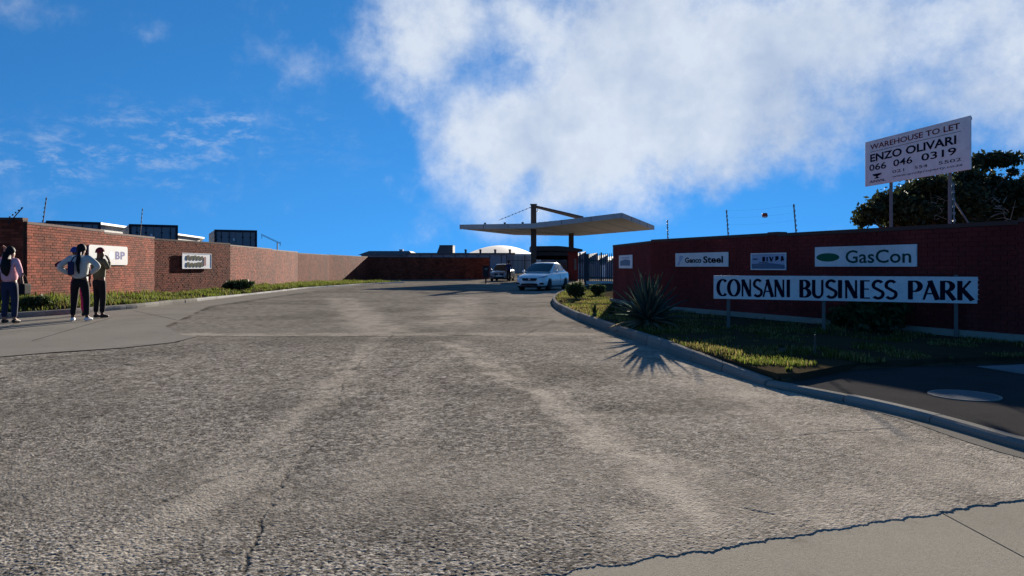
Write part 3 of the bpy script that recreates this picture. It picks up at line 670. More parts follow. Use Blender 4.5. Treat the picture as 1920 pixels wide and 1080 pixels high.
# ---- billboard WAREHOUSE TO LET
YL, YR = 17.04, 14.0
a, b = Q(1622, YL, z=0), Q(1819, YR, z=0); zt, zb = CAM_H + 233 * YL / F, CAM_H + 150 * YL / F
e, w = placed('billboard', a, b, zb); tag(e, 'white warehouse to let billboard on two posts behind the dark red wall', 'billboard'); h = zt - zb
board(e, w, h, .03, M['sign_white'])
fr = MB()
for c, s_ in (((w / 2, .045, .05), (w - .04, .03, .05)), ((w / 2, .045, h - .05), (w - .04, .03, .05))): fr.box(c, s_)
fr.build('rail', M['galv'], e)
for fx in (.245, .80): MB().tube([(w * fx, .095, h - .02), (w * fx, .095, -zb + .05)], .034, 10).build('post', M['galv'], e)
MB().tube([(w * .80, .13, -.45), (w * .97, .9, -zb + .9)], .018, 6).build('brace', M['galv'], e)
lettering('WAREHOUSE TO LET', e, w * .06, h * .80, w * .86, h * .115, M['maroon_ink'], bold=.012)
flat(e, [(w * .06, h * .745), (w * .93, h * .745), (w * .93, h * .752), (w * .06, h * .752)], -.004, M['navy'], 'underline')
lettering('ENZO OLIVARI', e, w * .06, h * .525, w * .83, h * .17, M['navy'], bold=.025)
for tx, x0, x1 in (('066', .05, .235), ('046', .31, .50), ('0319', .585, .89)): lettering(tx, e, w * x0, h * .325, w * (x1 - x0), h * .145, M['navy'], bold=.012)
flat(e, [(w * .085, h * .245), (w * .19, h * .245), (w * .175, h * .21), (w * .145, h * .19), (w * .145, h * .17), (w * .165, h * .14), (w * .105, h * .14), (w * .125, h * .17), (w * .125, h * .19), (w * .10, h * .20)], -.004, M['navy'])
lettering('ANVIL', e, w * .05, h * .06, w * .18, h * .05, M['navy'], bold=.02)
for tx, x0, x1 in (('021', .30, .42), ('554', .52, .64), ('5502', .74, .93)): lettering(tx, e, w * x0, h * .19, w * (x1 - x0), h * .06, M['navy'])
lettering('www.anvilproperty.co.za', e, w * .30, h * .08, w * .64, h * .06, M['navy'])['kind'] = 'stuff'

# ------------------------------------------------------------------ electric fence posts
def fence_post(label, base, h, lean=(0, 0), beads=6, m_='galv'):
    e = empty('electric_fence_post', base); tag(e, label, 'fence post', 'electric fence posts on the walls')
    top = Vector((lean[0], lean[1], h)); MB().tube([(0, 0, -.15), top], .013, 6).build('rod', M[m_], e)
    for k in range(beads):
        p = top * ((k + .6) / beads); MB().lathe([(.006, -.022), (.026, -.018), (.016, 0), (.026, .018), (.006, .022)], p, 8).build('insulator', M['dark_steel'] if m_ != 'galv' else M['sign_back'], e)
    return e
def on_wall(px, line, zt): p, n = wall_at(px, line); q = p - n * .11; return (q.x, q.y, zt)
pA = on_wall(1359, RW, 1.965); pB = on_wall(1486, RW, 1.94)
fence_post('electric fence post on the dark red wall above the steel company sign', pA, .60, (-.05, 0))
fence_post('electric fence post on the dark red wall just left of the GasCon sign', pB, .60, (-.06, 0))
fence_post('faint electric fence post at the low left end of the dark red wall', on_wall(1246, RW, 1.965), .50, (-.02, 0))
fence_post('electric fence post on the dark red wall in front of the tree', on_wall(1781, RW, 1.94), .70, (-.02, 0))
fence_post('dark electric fence post at the near corner of the sunlit brick wall', on_wall(87, LW, 2.46), .74, (.12, 0), m_='dark_steel')
fence_post('electric fence post on the sunlit brick wall before the middle container', on_wall(268, LW, 2.40), 1.02, (.10, 0), 7, 'dark_steel')
fence_post('bent electric fence post leaning over the short dark wall return', (-13.4, 19.85, 2.53), .30, (.40, 0), 5, 'dark_steel')
fence_post('electric fence post at the far left edge of the picture', (-14.15, 19.9, 2.53), .78, (.20, 0), 5, 'dark_steel')
wr = MB(); pAt, pBt = Vector(pA) + Vector((-.05, 0, .58)), Vector(pB) + Vector((-.06, 0, .58)); hang = None
for k in range(3):
    dz = -.16 * k; pts = [pAt.lerp(pBt, u / 10) + Vector((0, 0, dz - .03 * math.sin(math.pi * u / 10))) for u in range(11)]; wr.tube(pts, .0008, 4)
    if k == 1: hang = pts[6]
tag(wr.build('fence_wire', M['galv']), 'thin electric fence wires strung between two posts on the dark red wall', 'wire')
e = empty('warning_tag', Q(1434, hang.y, z=hang.z + .02)); tag(e, 'small red and white warning tag hanging on the fence wires', 'tag')
MB().lathe([(.004, .05), (.05, .045), (.065, -.02), (.06, -.024)], n=12).build('cap', M['orange_red'], e, True); MB().lathe([(.06, -.024), (.055, -.045), (.004, -.055)], n=12).build('base', M['sign_white'], e, True)

# ------------------------------------------------------------------ canopy, gatehouse and gate
def gate_canopy():
    K = 1.28; root = empty('gate_canopy', (1.4 * K, 48.5 * K, 0)); tag(root, 'pale folded flat canopy over the gate hung from a tall dark mast', 'canopy'); off = Vector((-1.4 * K, -48.5 * K, 0))
    def z(v): return v * K + CAM_H
    def pt(x, y, h): return Vector((x * K, y * K, z(h)))
    L, Mi, N = pt(-3.43, 49.1, 2.74), pt(1.35, 47.2, 2.71), pt(6.6, 45, 3.22)
    FL, FM, Rr = pt(.2, 58.0, 2.72), pt(5.05, 56.2, 2.58), pt(10.26, 54, 2.94)
    th = .34
    def slab_(a, b, c, d, name):
        m_ = MB(); vs = [p + off for p in (a, b, c, d)]; lo = [p - Vector((0, 0, th)) for p in vs]
        m_.add(vs + lo, [(0, 1, 2, 3), (7, 6, 5, 4), (0, 4, 5, 1), (1, 5, 6, 2), (2, 6, 7, 3), (3, 7, 4, 0)]); return m_.build(name, M['canopy'], root, bevel=.02)
    slab_(L, Mi, FM, FL, 'roof_wing'); slab_(Mi, N, Rr, FM, 'roof_wing')
    def fas(a, b, name='fascia'):
        d = (b - a).normalized(); n = Vector((d.y, -d.x, 0)).normalized(); m_ = MB(); t0 = Vector((0, 0, .03)); t1 = Vector((0, 0, -th - .02))
        q = [a + off + n * .004, b + off + n * .004, b + off + n * .05, a + off + n * .05]; m_.add([p + t0 for p in q] + [p + t1 for p in q], [(3, 2, 1, 0), (4, 5, 6, 7), (2, 3, 7, 6), (0, 1, 5, 4), (1, 2, 6, 5), (3, 0, 4, 7)]); m_.build(name, M['canopy'], root)
    fas(L, Mi); fas(Mi, N); fas(N, Rr)
    for a_, b_, n_ in ((L, Mi, 3), (Mi, N, 3), (N, Rr, 4)):
        d = (b_ - a_).normalized(); nn = Vector((d.y, -d.x, 0)).normalized()
        for k in range(1, n_): p = a_.lerp(b_, k / n_) + off + nn * .052; box('fascia_seam', (p.x, p.y, p.z - .165), (.03, .03, .38), M['dark_steel'], root, rz=math.atan2(d.y, d.x))
    for (a_, b_, c_, d_) in ((L, Mi, FM, FL), (Mi, N, Rr, FM)):
        for k in (1, 2, 3):
            p, q = a_.lerp(b_, k / 4) + off, d_.lerp(c_, k / 4) + off; MB().tube([p + Vector((0, .15, -th - .012)), q + Vector((0, -.15, -th - .012))], .02, 4).build('soffit_batten', M['canopy'], root)

    for u in (.35, .62, .86):
        p = L.lerp(Mi, u) + off; box('bracket', (p.x, p.y + .4, p.z + .10), (.18, .12, .16), M['dark_steel'], root)
    mast = Vector((1.40 * K, 48.4 * K, 0)); MT = z(4.0); MB().box((mast + off) + Vector((0, 0, MT / 2)), (.46, .46, MT)).build('mast', M['rust_steel'], root, bevel=.01)
    box('mast_cap', mast + off + Vector((0, 0, MT + .035)), (.56, .56, .07), M['dark_steel'], root)
    c2 = Q(1071, 53.5 * K, z=0); MB().box(c2 + off + Vector((0, 0, 2.2)), (.44, .44, 4.4)).build('column', M['rust_steel'], root, bevel=.01)
    tp = mast + off + Vector((0, 0, MT - .1)); en = Q(1092, 51.5 * K, 409) + off
    MB().tube([tp, tp.lerp(en, .5), en], [.12, .16, .19], 6).build('tie_beam', M['rust_steel'], root)
    cab = Q(935, 50.2 * K, 413) + off; MB().tube([tp, cab], .018, 5).build('cable', M['dark_steel'], root)
    for k in range(9):
        MB().lathe([(.005, -.05), (.05, -.02), (.05, .02), (.005, .05)], tp.lerp(cab, (k + 1) / 10), 6).build('cable_clamp', M['dark_steel'], root)
    c3 = Q(1062, 50 * K, 412) + off; st = mast + off + Vector((0, 0, MT - 1.5)); MB().tube([st, c3], .015, 5).build('cable', M['dark_steel'], root)
    for k in range(5): MB().lathe([(.005, -.04), (.04, -.02), (.04, .02), (.005, .04)], st.lerp(c3, (k + 1) / 6), 6).build('cable_clamp', M['dark_steel'], root)
    MB().tube([tp + Vector((.35, .2, -.12)), tp + Vector((.35, .2, -.35))], .03, 6).build('lamp_arm', M['dark_steel'], root)
    MB().lathe([(.02, 0), (.10, -.06), (.11, -.10), (.01, -.11)], tp + Vector((.35, .2, -.33)), 10).build('lamp_head', M['sign_white'], root, True)
gate_canopy()

def gatehouse():
    y = 66.0; x0, x1 = Q(998, y, z=0).x, Q(1084, y, z=0).x; d = 4.4
    root = empty('gatehouse', ((x0 + x1) / 2, y, 0)); tag(root, 'small brick gatehouse with an overhanging dark roof under the canopy', 'gatehouse'); w = x1 - x0; hw = w / 2; H = 2.58
    def bx(name, c, s_, m_): return box(name, c, s_, m_, root, bevel=.008)
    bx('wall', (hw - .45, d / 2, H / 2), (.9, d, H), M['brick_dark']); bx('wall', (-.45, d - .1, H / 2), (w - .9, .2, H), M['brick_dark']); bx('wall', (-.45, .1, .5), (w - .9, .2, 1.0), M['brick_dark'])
    bx('wall', (-hw + .1, d / 2, H / 2), (.2, d - .42, H), M['brick_dark'])
    bx('lintel', (-.45, .1, H - .18), (w - .9, .2, .36), M['dark_steel'])
    f = MB()
    for x in np.linspace(-hw + .15, hw - 1.0, 4): f.box((float(x), .1, 1.44), (.06, .08, .88))
    f.build('window_frame', M['post_paint'], root)
    for k in range(3):
        xs = np.linspace(-hw + .15, hw - 1.0, 4); bx('pane', (float(xs[k] + xs[k + 1]) / 2, .1, 1.44), (float(xs[1] - xs[0]) - .08, .012, .86), M['window_glass'])
    bx('notice', (-hw + .55, -.012, 1.7), (.5, .015, .35), M['sign_white']); bx('notice', (hw - .25, -.012, 1.45), (.2, .02, 1.0), M['post_paint'])
    rf = MB(); n = 14; pr = []
    for i in range(n + 1):
        u = i / n; x = -hw - .15 + (w + .5) * u; pr.append((x, H + .52 - .42 * max(0, u - .5) ** 1.5 * 2.2 - .05 * (1 - u)))
    vs = [(x, -.5, z) for x, z in pr] + [(x, d + .4, z) for x, z in pr]; lo = [(v[0], v[1], H + .01 if 1 else 0) for v in vs]
    lo = [(v[0], v[1], max(H + .004, v[2] - .42)) for v in vs]; k = n + 1
    rf.add(vs + lo, [(i, i + 1, k + i + 1, k + i) for i in range(n)] + [(2 * k + i, 3 * k + i, 3 * k + i + 1, 2 * k + i + 1) for i in range(n)] + [(i, 2 * k + i, 2 * k + i + 1, i + 1) for i in range(n)] + [(k + i + 1, 3 * k + i + 1, 3 * k + i, k + i) for i in range(n)]
           + [(0, k, 3 * k, 2 * k), (n, 2 * k + n, 3 * k + n, k + n)])
    rf.build('roof', M['dark_steel'], root)
gatehouse()

def palisade(name, label, cat, a, b, h, step=.14, mat_='dark_steel', post_every=14):
    a, b = Vector(a), Vector(b); d = b - a; L = d.length; rz = math.atan2(d.y, d.x); root = empty(name, a, rz); tag(root, label, cat)
    pm = MB().add([(-.028, 0, 0), (.028, 0, 0), (.028, 0, h - .12), (0, 0, h), (-.028, 0, h - .12), (-.028, .02, 0), (.028, .02, 0), (.028, .02, h - .12), (0, .02, h), (-.028, .02, h - .12)],
                  [(0, 1, 2, 3, 4), (9, 8, 7, 6, 5), (0, 5, 6, 1), (1, 6, 7, 2), (2, 7, 8, 3), (3, 8, 9, 4), (4, 9, 5, 0)]).mesh('pale', M[mat_])
    n = int(L / step)
    for i in range(n):
        o = link('pale', pm, root); o.location = (i * step + .05, -.03, .08)
    for z in (.4, h - .45): box('rail', (L / 2, 0, z), (L, .04, .05), M[mat_], root)
    for i in range(0, n + 1, post_every): box('post', (i * step, .05, (h + .1) / 2), (.09, .09, h + .1), M[mat_], root)
    return root
palisade('sliding_gate', 'open dark palisade gate between the canopy mast and the grey shed', 'gate', Q(950, 75, z=0), Q(996, 74, z=0), 2.3)
palisade('palisade_fence', 'dark palisade fence between the gatehouse and the dark red wall', 'fence', Q(1087, 51.5, z=.12), Q(1150, 50.5, z=.12), 2.0, post_every=11)
MB().box(Q(1100, 50.9, z=1.05), (.30, .30, 2.15)).build('pillar', M['dark_steel']); tag(bpy.data.objects['pillar'], 'dark square pillar standing in the line of the palisade fence', 'pillar', kind='thing')
pk = MB().box(Q(1124, 49.6, z=.19), (1.75, .16, .22)).build('painted_kerb', M['kerb_pale'], bevel=.01); tag(pk, 'white painted kerb in front of the palisade fence', 'kerb', kind='thing')

# access post left of the lane
e = empty('access_post', P(911, 531.5)); tag(e, 'black access control post standing left of the two cars', 'access post')
MB().tube([(0, 0, 0), (0, 0, .5)], .06, 8).build('post', M['dark_steel'], e); MB().lathe([(.16, 0), (.16, .01), (.08, .02)], n=10).build('base_plate', M['dark_steel'], e)
MB().box((0, 0, .86), (.46, .30, .82)).build('cabinet', M['car_trim'], e, bevel=.03); box('screen', (.02, -.157, 1.08), (.22, .012, .16), M['window_glass'], e); box('hood', (0, -.06, 1.30), (.52, .46, .05), M['car_trim'], e)

# ------------------------------------------------------------------ cars
def eval_mesh(o, name):
    dg = bpy.context.evaluated_depsgraph_get(); me = bpy.data.meshes.new_from_object(o.evaluated_get(dg)); me.name = name; return me
def build_car(name, label, loc, rz, paint='car_paint'):
    """sedan: front towards local -Y"""
    root = empty(name, loc, rz); tag(root, label, 'car', 'cars at the gate')
    # stations: y, half width, bottom, shoulder(top) z, crown z
    st = [(-2.20, .50, .30, .56, .57), (-2.16, .66, .24, .63, .645), (-2.02, .78, .21, .71, .745), (-1.75, .835, .20, .78, .83), (-1.30, .85, .20, .86, .91), (-.85, .85, .19, .92, .965), (-.3, .85, .19, .945, .96),
          (.4, .85, .19, .955, .965), (1.1, .85, .20, .97, .98), (1.55, .84, .21, .985, 1.015), (1.95, .81, .23, .985, 1.015), (2.16, .73, .28, .95, .97), (2.22, .60, .36, .86, .87)]
    m_ = MB(); prof = lambda w, b, s_, c: [(0, b), (w * .86, b), (w * .975, b + .08), (w, b + (s_ - b) * .42), (w * .985, b + (s_ - b) * .72), (w * .955, s_ - .03), (w * .86, s_ + .005), (w * .5, c - .008), (0, c)]
    rows = []
    for y, w, b, s_, c in st:
        pr = prof(w, b, s_, c); full = pr + [(-x, z) for x, z in reversed(pr[1:-1])]; rows.append([(x, y, z) for x, z in full])
    n = len(rows[0]); vs = [p for r in rows for p in r]
    fs = [(i * n + j, (i + 1) * n + j, (i + 1) * n + (j + 1) % n, i * n + (j + 1) % n) for i in range(len(rows) - 1) for j in range(n)] + [tuple(range(n)), tuple(reversed(range((len(rows) - 1) * n, len(rows) * n)))]
    m_.add(vs, fs); tmp = m_.build('tmp', M[paint], smooth=True); sb = tmp.modifiers.new('s', 'SUBSURF'); sb.levels = 2; sb.render_levels = 2
    cut = MB()
    for y in (-1.36, 1.30): cut.lathe([(.335, -1.2), (.335, 1.2)], (0, y, .31), 28, M=Matrix.Rotation(R(90), 3, 'Y'))
    co = cut.build('cut', M['car_trim']); bo = tmp.modifiers.new('b', 'BOOLEAN'); bo.object = co; bo.operation = 'DIFFERENCE'; bo.solver = 'EXACT'
    me = eval_mesh(tmp, 'body'); bpy.data.objects.remove(tmp); bpy.data.objects.remove(co)
    me.materials.clear(); me.materials.append(M[paint]); me.polygons.foreach_set('material_index', [0] * len(me.polygons)); me.polygons.foreach_set('use_smooth', [True] * len(me.polygons))
    body = link('body', me, root)
    # greenhouse: y, half width at belt, z belt, half width roof, z roof
    gs = [(-.98, .70, .93, .66, .945), (-.55, .745, .945, .66, 1.20), (-.12, .76, .95, .62, 1.425), (.25, .765, .955, .60, 1.475), (.75, .765, .96, .595, 1.465), (1.10, .755, .97, .60, 1.39), (1.50, .73, .98, .63, 1.15), (1.72, .70, .99, .66, 1.02)]
    cb = MB(); rows = []
    for y, wb_, zb_, wr_, zr in gs:
        rows.append([(-wb_, y, zb_ - .04), (-wb_ * .99, y, zb_ + .02), (-wr_, y, max(zr - .035, zb_ + .021)), (-wr_ * .82, y, zr), (0, y, zr + .018), (wr_ * .82, y, zr), (wr_, y, max(zr - .035, zb_ + .021)), (wb_ * .99, y, zb_ + .02), (wb_, y, zb_ - .04)])
    n = 9; cb.add([p for r in rows for p in r], [(i * n + j, i * n + j + 1, (i + 1) * n + j + 1, (i + 1) * n + j) for i in range(len(rows) - 1) for j in range(n - 1)])
    cabin = cb.build('cabin', M[paint], root, smooth=True)
    def surf(i, u, j): a, b = rows[i][j], rows[i + 1][j]; return Vector(a).lerp(Vector(b), u)
    def patch(name, pts, m__, out):
        p = [Vector(q) + out for q in pts]; k = len(p); q = MB(); q.add(p, [tuple(range(k))]); return q.build(name, m__, root)
    # windscreen and rear window: strips following the cabin surface
    def strip(name, i0, u0, i1, u1, js, lift):
        seq = [(i0, u0)] + [(i, 0.0) for i in range(i0 + 1, i1 + 1)] + [(i1, u1)]; g_ = MB(); vs = []
        for (i, u) in seq:
            for j in js: vs.append(surf(min(i, len(rows) - 2), u, j) + lift)
        w = len(js); g_.add(vs, [(a * w + b, a * w + b + 1, (a + 1) * w + b + 1, (a + 1) * w + b) for a in range(len(seq) - 1) for b in range(w - 1)]); return g_.build(name, M['car_glass'], root, smooth=True)
    strip('windscreen', 0, .12, 1, .88, (2, 3, 4, 5, 6), Vector((0, -.012, .014))); strip('rear_window', 5, .15, 6, .7, (2, 3, 4, 5, 6), Vector((0, .012, .014)))
    for s_ in (-1, 1):
        def sp(y, f_):
            i = max(k for k in range(len(gs) - 1) if gs[k][0] <= y); u = (y - gs[i][0]) / (gs[i + 1][0] - gs[i][0]); lo = surf(i, u, 1 if s_ < 0 else 7); hi = surf(i, u, 2 if s_ < 0 else 6); p = lo.lerp(hi, f_); return p + Vector((s_ * .012, 0, .002))
        for pts in ([(-.50, .08), (.30, .08), (.30, .9), (.05, .9), (-.12, .84)], [(.38, .08), (1.15, .08), (1.02, .8), (.75, .9), (.38, .9)]):
            q = [sp(*p) for p in pts]; q = q if s_ > 0 else q[::-1]; MB().add(q, [tuple(range(len(q)))]).build('side_window', M['car_glass'], root)
        # mirror, lamps, fog lamp recess, handle, sill
        MB().lathe([(.01, -.09), (.06, -.07), (.08, 0), (.06, .06), (.01, .08)], (s_ * .93, -.62, 1.0), 10, M=Matrix.Rotation(R(90), 3, 'Y')).build('mirror', M[paint], root, True)
        pts = [(s_ * .44, -2.135, .655), (s_ * .70, -2.02, .66), (s_ * .815, -1.74, .745), (s_ * .80, -1.72, .80), (s_ * .66, -1.98, .755), (s_ * .46, -2.115, .70)]
        MB().add([Vector(p) + Vector((s_ * .015, -.02, .005)) for p in pts], [tuple(range(6)) if s_ > 0 else tuple(reversed(range(6)))]).build('headlight', M['lamp_glass'], root)
        pts = [(s_ * .52, -2.185, .335), (s_ * .74, -2.09, .33), (s_ * .75, -2.08, .42), (s_ * .56, -2.18, .42)]
        MB().add([Vector(p) + Vector((s_ * .012, -.022, 0)) for p in pts], [(0, 1, 2, 3) if s_ > 0 else (3, 2, 1, 0)]).build('fog_lamp', M['car_trim'], root)
        for y in (-.02, .85): box('door_handle', (s_ * .852, y + .1, .80), (.02, .16, .03), M[paint], root)
        for y in (.34,): box('door_seam', (s_ * .846, y, .62), (.008, .008, .55), M['car_trim'], root)
        box('sill', (s_ * .80, -.03, .215), (.07, 1.9, .07), M['car_trim'], root)
        box('tail_light', (s_ * .66, 2.14, .82), (.22, .10, .16), M['red_lamp'], root, rz=-s_ * .5)
        for y in (-1.36, 1.30):
            wh = empty('wheel', (s_ * .74, y, .30)); wh.parent = root; wh.rotation_euler = (0, R(90), 0)
            MB().lathe([(.19, -.09), (.285, -.095), (.30, -.06), (.30, .06), (.285, .095), (.19, .09)], n=26).build('tyre', M['tyre'], wh, True)
            q = MB().lathe([(.02, .06), (.06, .07), (.06, .05)], n=12); q.lathe([(.195, .085), (.18, .05), (.18, -.08)], n=24)
            for k in range(7): a_ = 2 * math.pi * k / 7; q.box((.12 * math.cos(a_), .12 * math.sin(a_), .055 * 1), (.15, .045, .025), a_)
            if s_ < 0: q.v = [(x, y_, -z) for x, y_, z in q.v]; q.f = [tuple(reversed(f_)) for f_ in q.f]
            q.build('rim', M['rim'], wh)
    MB().add([(-.36, -2.222, .52), (.36, -2.222, .52), (.43, -2.19, .66), (-.43, -2.19, .66)], [(0, 1, 2, 3)]).build('grille', M['car_trim'], root)
    box('emblem', (0, -2.232, .60), (.11, .02, .09), M['rim'], root); box('number_plate', (0, -2.245, .455), (.48, .015, .11), M['plate'], root)
    MB().add([(-.48, -2.232, .27), (.48, -2.232, .27), (.42, -2.236, .385), (-.42, -2.236, .385)], [(0, 1, 2, 3)]).build('air_intake', M['car_trim'], root)
    box('under_tray', (0, 0, .20), (1.5, 3.9, .08), M['car_trim'], root); box('bumper_lip', (0, -2.13, .225), (1.2, .14, .05), M['car_trim'], root)
    return root
cx = P(1010, 545.5)
build_car('parked_car', 'white sedan driving out of the gate towards the road', (cx.x - .15 + .50, cx.y + 2.1, 0), R(-22))
build_car('parked_car', 'second car, its paint darkened to imitate canopy shade, half hidden by the guard behind the white sedan', (Q(942, 64, z=0).x, 66, 0), R(-8), 'car_paint_shaded')

# ------------------------------------------------------------------ containers and buildings behind the left wall
def container(label, x0, x1, Y, top, rows_=2):
    a, b = Q(x0, Y, z=0), Q(x1, Y, z=0); W_, H_, D_ = (b - a).length, 2.59, 6.06
    tn = math.atan2(-(a.x + b.x) / 2, Y) + R(5); Wpx = W_; W_ = 2.44
    e = empty('shipping_container', ((a.x + b.x) / 2, Y, top - H_), tn); tag(e, label, 'container', 'containers behind the brick wall')
    f = MB()
    for x in (-W_ / 2 + .06, W_ / 2 - .06): f.box((x, .06, H_ / 2), (.12, .12, H_))
    f.box((0, .06, H_ - .06), (W_ - .24, .12, .12)); f.box((0, .06, .08), (W_ - .24, .12, .16)); f.build('frame', M['container_frame'], e)
    body = MB(); n = 28
    body.box((0, D_ / 2 + .1, H_ / 2), (W_ - .06, D_ - .2, H_ - .04)); body.build('body', M['container'], e)
    for s_ in (-1, 1):
        d = MB().box((s_ * (W_ / 4 - .055), .07, H_ / 2 + .02), (W_ / 2 - .13, .04, H_ - .30)).build('door', M['container'], e, bevel=.005)
        for k in (-.22, .22):
            MB().tube([(s_ * W_ / 4 + k, .03, .2), (s_ * W_ / 4 + k, .03, H_ - .14)], .018, 6).build('locking_bar', M['container_frame'], e)
            box('bar_bracket', (s_ * W_ / 4 + k, .035, H_ - .45), (.12, .03, .05), M['container_frame'], e)
        for z in (.45, 1.2, 2.0): box('hinge', (s_ * (W_ / 2 - .1), .0, z), (.12, .03, .06), M['container_frame'], e)
    box('seal_plate', (-.12, .03, 2.0), (.10, .03, .14), M['sign_white'], e)
    return e
container('dark grey container end showing only its top rail above the near brick wall', 88, 189, 38.5, CAM_H + 85 * 38.5 / F)
container('middle dark grey container behind the wall between the other two', 243, 334, 41, CAM_H + 79 * 41 / F)
container('dark grey container whose doors show most, rightmost behind the brick wall', 403, 482, 45.2, CAM_H + 69 * 45.2 / F)
def prism_building(name, label, corners, zt, walls, roofm, cat='building', eave=.15, z0=0.8, ridge=0.0):
    e = empty(name, (corners[0][0], corners[0][1], 0)); tag(e, label, cat); o = Vector((corners[0][0], corners[0][1]))
    pl_ = [(c[0] - o.x, c[1] - o.y) for c in corners]; MB().prism(pl_, z0, zt - .12).build('wall', walls, e)
    cen = sum((Vector(p) for p in pl_), Vector((0, 0))) / len(pl_); big = [tuple(cen + (Vector(p) - cen) * (1 + eave / 4)) for p in pl_]
    MB().prism(big, zt - .118, zt).build('roof', roofm, e); return e
e = prism_building('shed', 'long shed with a pale sloping roof behind the containers', [(-24.6, 44.5), (-27.6, 66), (-33, 78), (-52, 74), (-46, 44)], 3.85, M['house_wall'], M['white_roof'])
# wire bracket on the wall beyond the containers
e = empty('wire_bracket', Q(520, 45.5, z=2.1)); tag(e, 'pale wire bracket with a short post on the wall right of the containers', 'bracket')
MB().tube([(0, 0, 0), (0, 0, .62)], .035, 6).build('post', M['dark_steel'], e)
for z in (.62, .56): MB().tube([(.18, 0, z - .02), (-.95, 0, z + .50)], .014, 5).build('wire', M['galv'], e)
MB().tube([(-.95, 0, .86), (-.95, 0, 1.16)], .016, 5).build('upright', M['galv'], e); MB().tube([(.18, 0, .42), (.18, 0, .66)], .016, 5).build('upright', M['galv'], e)

# far buildings beyond the gate
def far_shed():
    Y = 92; x0, x1 = Q(766, Y, z=0).x, Q(962, Y, z=0).x; zt = CAM_H + 25 * Y / F
    e = empty('grey_shed', (x0, Y, 0)); tag(e, 'long blue grey shed with roof vents behind the far dark wall', 'building'); w = x1 - x0
    MB().box((w / 2, 6, (zt - .1) / 2), (w, 12, zt - .1)).build('wall', M['grey_wall'], e); MB().box((w / 2, 6, zt - .02), (w + .5, 12.6, .14)).build('roof', M['dark_roof'], e)
    for px in (845, 872, 900, 928, 956):
        x = Q(px, Y, z=0).x - x0; MB().lathe([(.13, 0), (.13, .34), (.2, .36), (.2, .42), (.02, .5)], (x, 1.2, zt + .05), 8).build('vent', M['dark_roof'], e)
    for k in range(1, 9): box('wall_seam', (w * k / 9, -.03, (zt - .2) / 2), (.10, .05, zt - .2), M['dark_roof'], e)
far_shed()
def vault():
    Y = 150; x0, x1 = Q(868, Y, z=0).x, Q(1000, Y, z=0).x; e = empty('vaulted_hall', ((x0 + x1) / 2, Y, 0)); tag(e, 'pale curved roof of a large hall rising behind the grey shed', 'building'); w = x1 - x0
    zs = CAM_H + 24 * Y / F; n, m_, dpt = 24, 10, 30.0; pk_ = 39.5 * (Y + dpt) / F + CAM_H - zs; vs = []
    for j in range(m_ + 1):
        v = j / m_
        for i in range(n + 1):
            u = i / n; vs.append((-w / 2 - v * 1.2 + (w + v * 2.4) * u, dpt * v, zs + pk_ * max(0, math.sin(math.pi * u)) ** .8 * math.sin(v * math.pi / 2)))
    MB().add(vs, [(j * (n + 1) + i, j * (n + 1) + i + 1, (j + 1) * (n + 1) + i + 1, (j + 1) * (n + 1) + i) for j in range(m_) for i in range(n)]).build('roof', M['grey_wall'], e, True)
    MB().box((0, 20, zs / 2), (w - .4, 39.6, zs - .05)).build('wall', M['house_wall'], e)
vault()
def tower():
    Y = 105; a, b = Q(817, Y, z=0).x, Q(849, Y, z=0).x; e = empty('stair_tower', ((a + b) / 2, Y, 0)); tag(e, 'dark grey stub tower with a sloping side beyond the far wall', 'tower'); w = b - a; zt = CAM_H + 39 * Y / F
    MB().add([(-w / 2, 0, 0), (w / 2, 0, 0), (w / 2, 0, zt), (-w * .28, 0, zt), (-w / 2, 0, zt - 1.4), (-w / 2, 4, 0), (w / 2, 4, 0), (w / 2, 4, zt), (-w * .28, 4, zt), (-w / 2, 4, zt - 1.4)],
             [(0, 1, 2, 3, 4), (9, 8, 7, 6, 5), (1, 6, 7, 2), (2, 7, 8, 3), (3, 8, 9, 4), (4, 9, 5, 0)]).build('body', M['dark_roof'], e); box('door', (w * .25, -.03, 1.0), (.9, .05, 2.0), M['container_frame'], e)
    box('roof_cap', (w * .11, 2, zt + .06), (w * .8, 4.2, .1), M['dark_steel'], e)
tower()
def low_house(label, x0, x1, Y, ytop, yeave):
    a, b = Q(x0, Y, z=0).x, Q(x1, Y, z=0).x; w = b - a; e = empty('low_building', ((a + b) / 2, Y, 0)); tag(e, label, 'building', 'low buildings beyond the far wall')
    zt, ze = CAM_H + (HY - ytop) * Y / F, CAM_H + (HY - yeave) * Y / F; MB().box((0, 4, ze / 2), (w * .9, 8, ze)).build('wall', M['grey_wall'], e)
    r = w * .5; MB().add([(-r, -.4, ze), (r, -.4, ze), (r, 8.4, ze), (-r, 8.4, ze), (-r * .72, 2, zt), (r * .78, 2, zt), (r * .78, 6, zt), (-r * .72, 6, zt)], [(3, 2, 1, 0), (4, 5, 6, 7), (0, 1, 5, 4), (1, 2, 6, 5), (2, 3, 7, 6), (3, 0, 4, 7)]).build('roof', M['dark_roof'], e)
    for k in (-.3, .1): box('window', (w * k, -.03, ze * .55), (1.1, .06, .9), M['window_glass'], e)
    MB().box((w * .2, 4, zt + .1), (.5, .5, .35)).build('vent', M['sign_back'], e)
low_house('low dark roofed building beyond the far wall, left of the stub tower', 672, 775, 100, 470, 478)
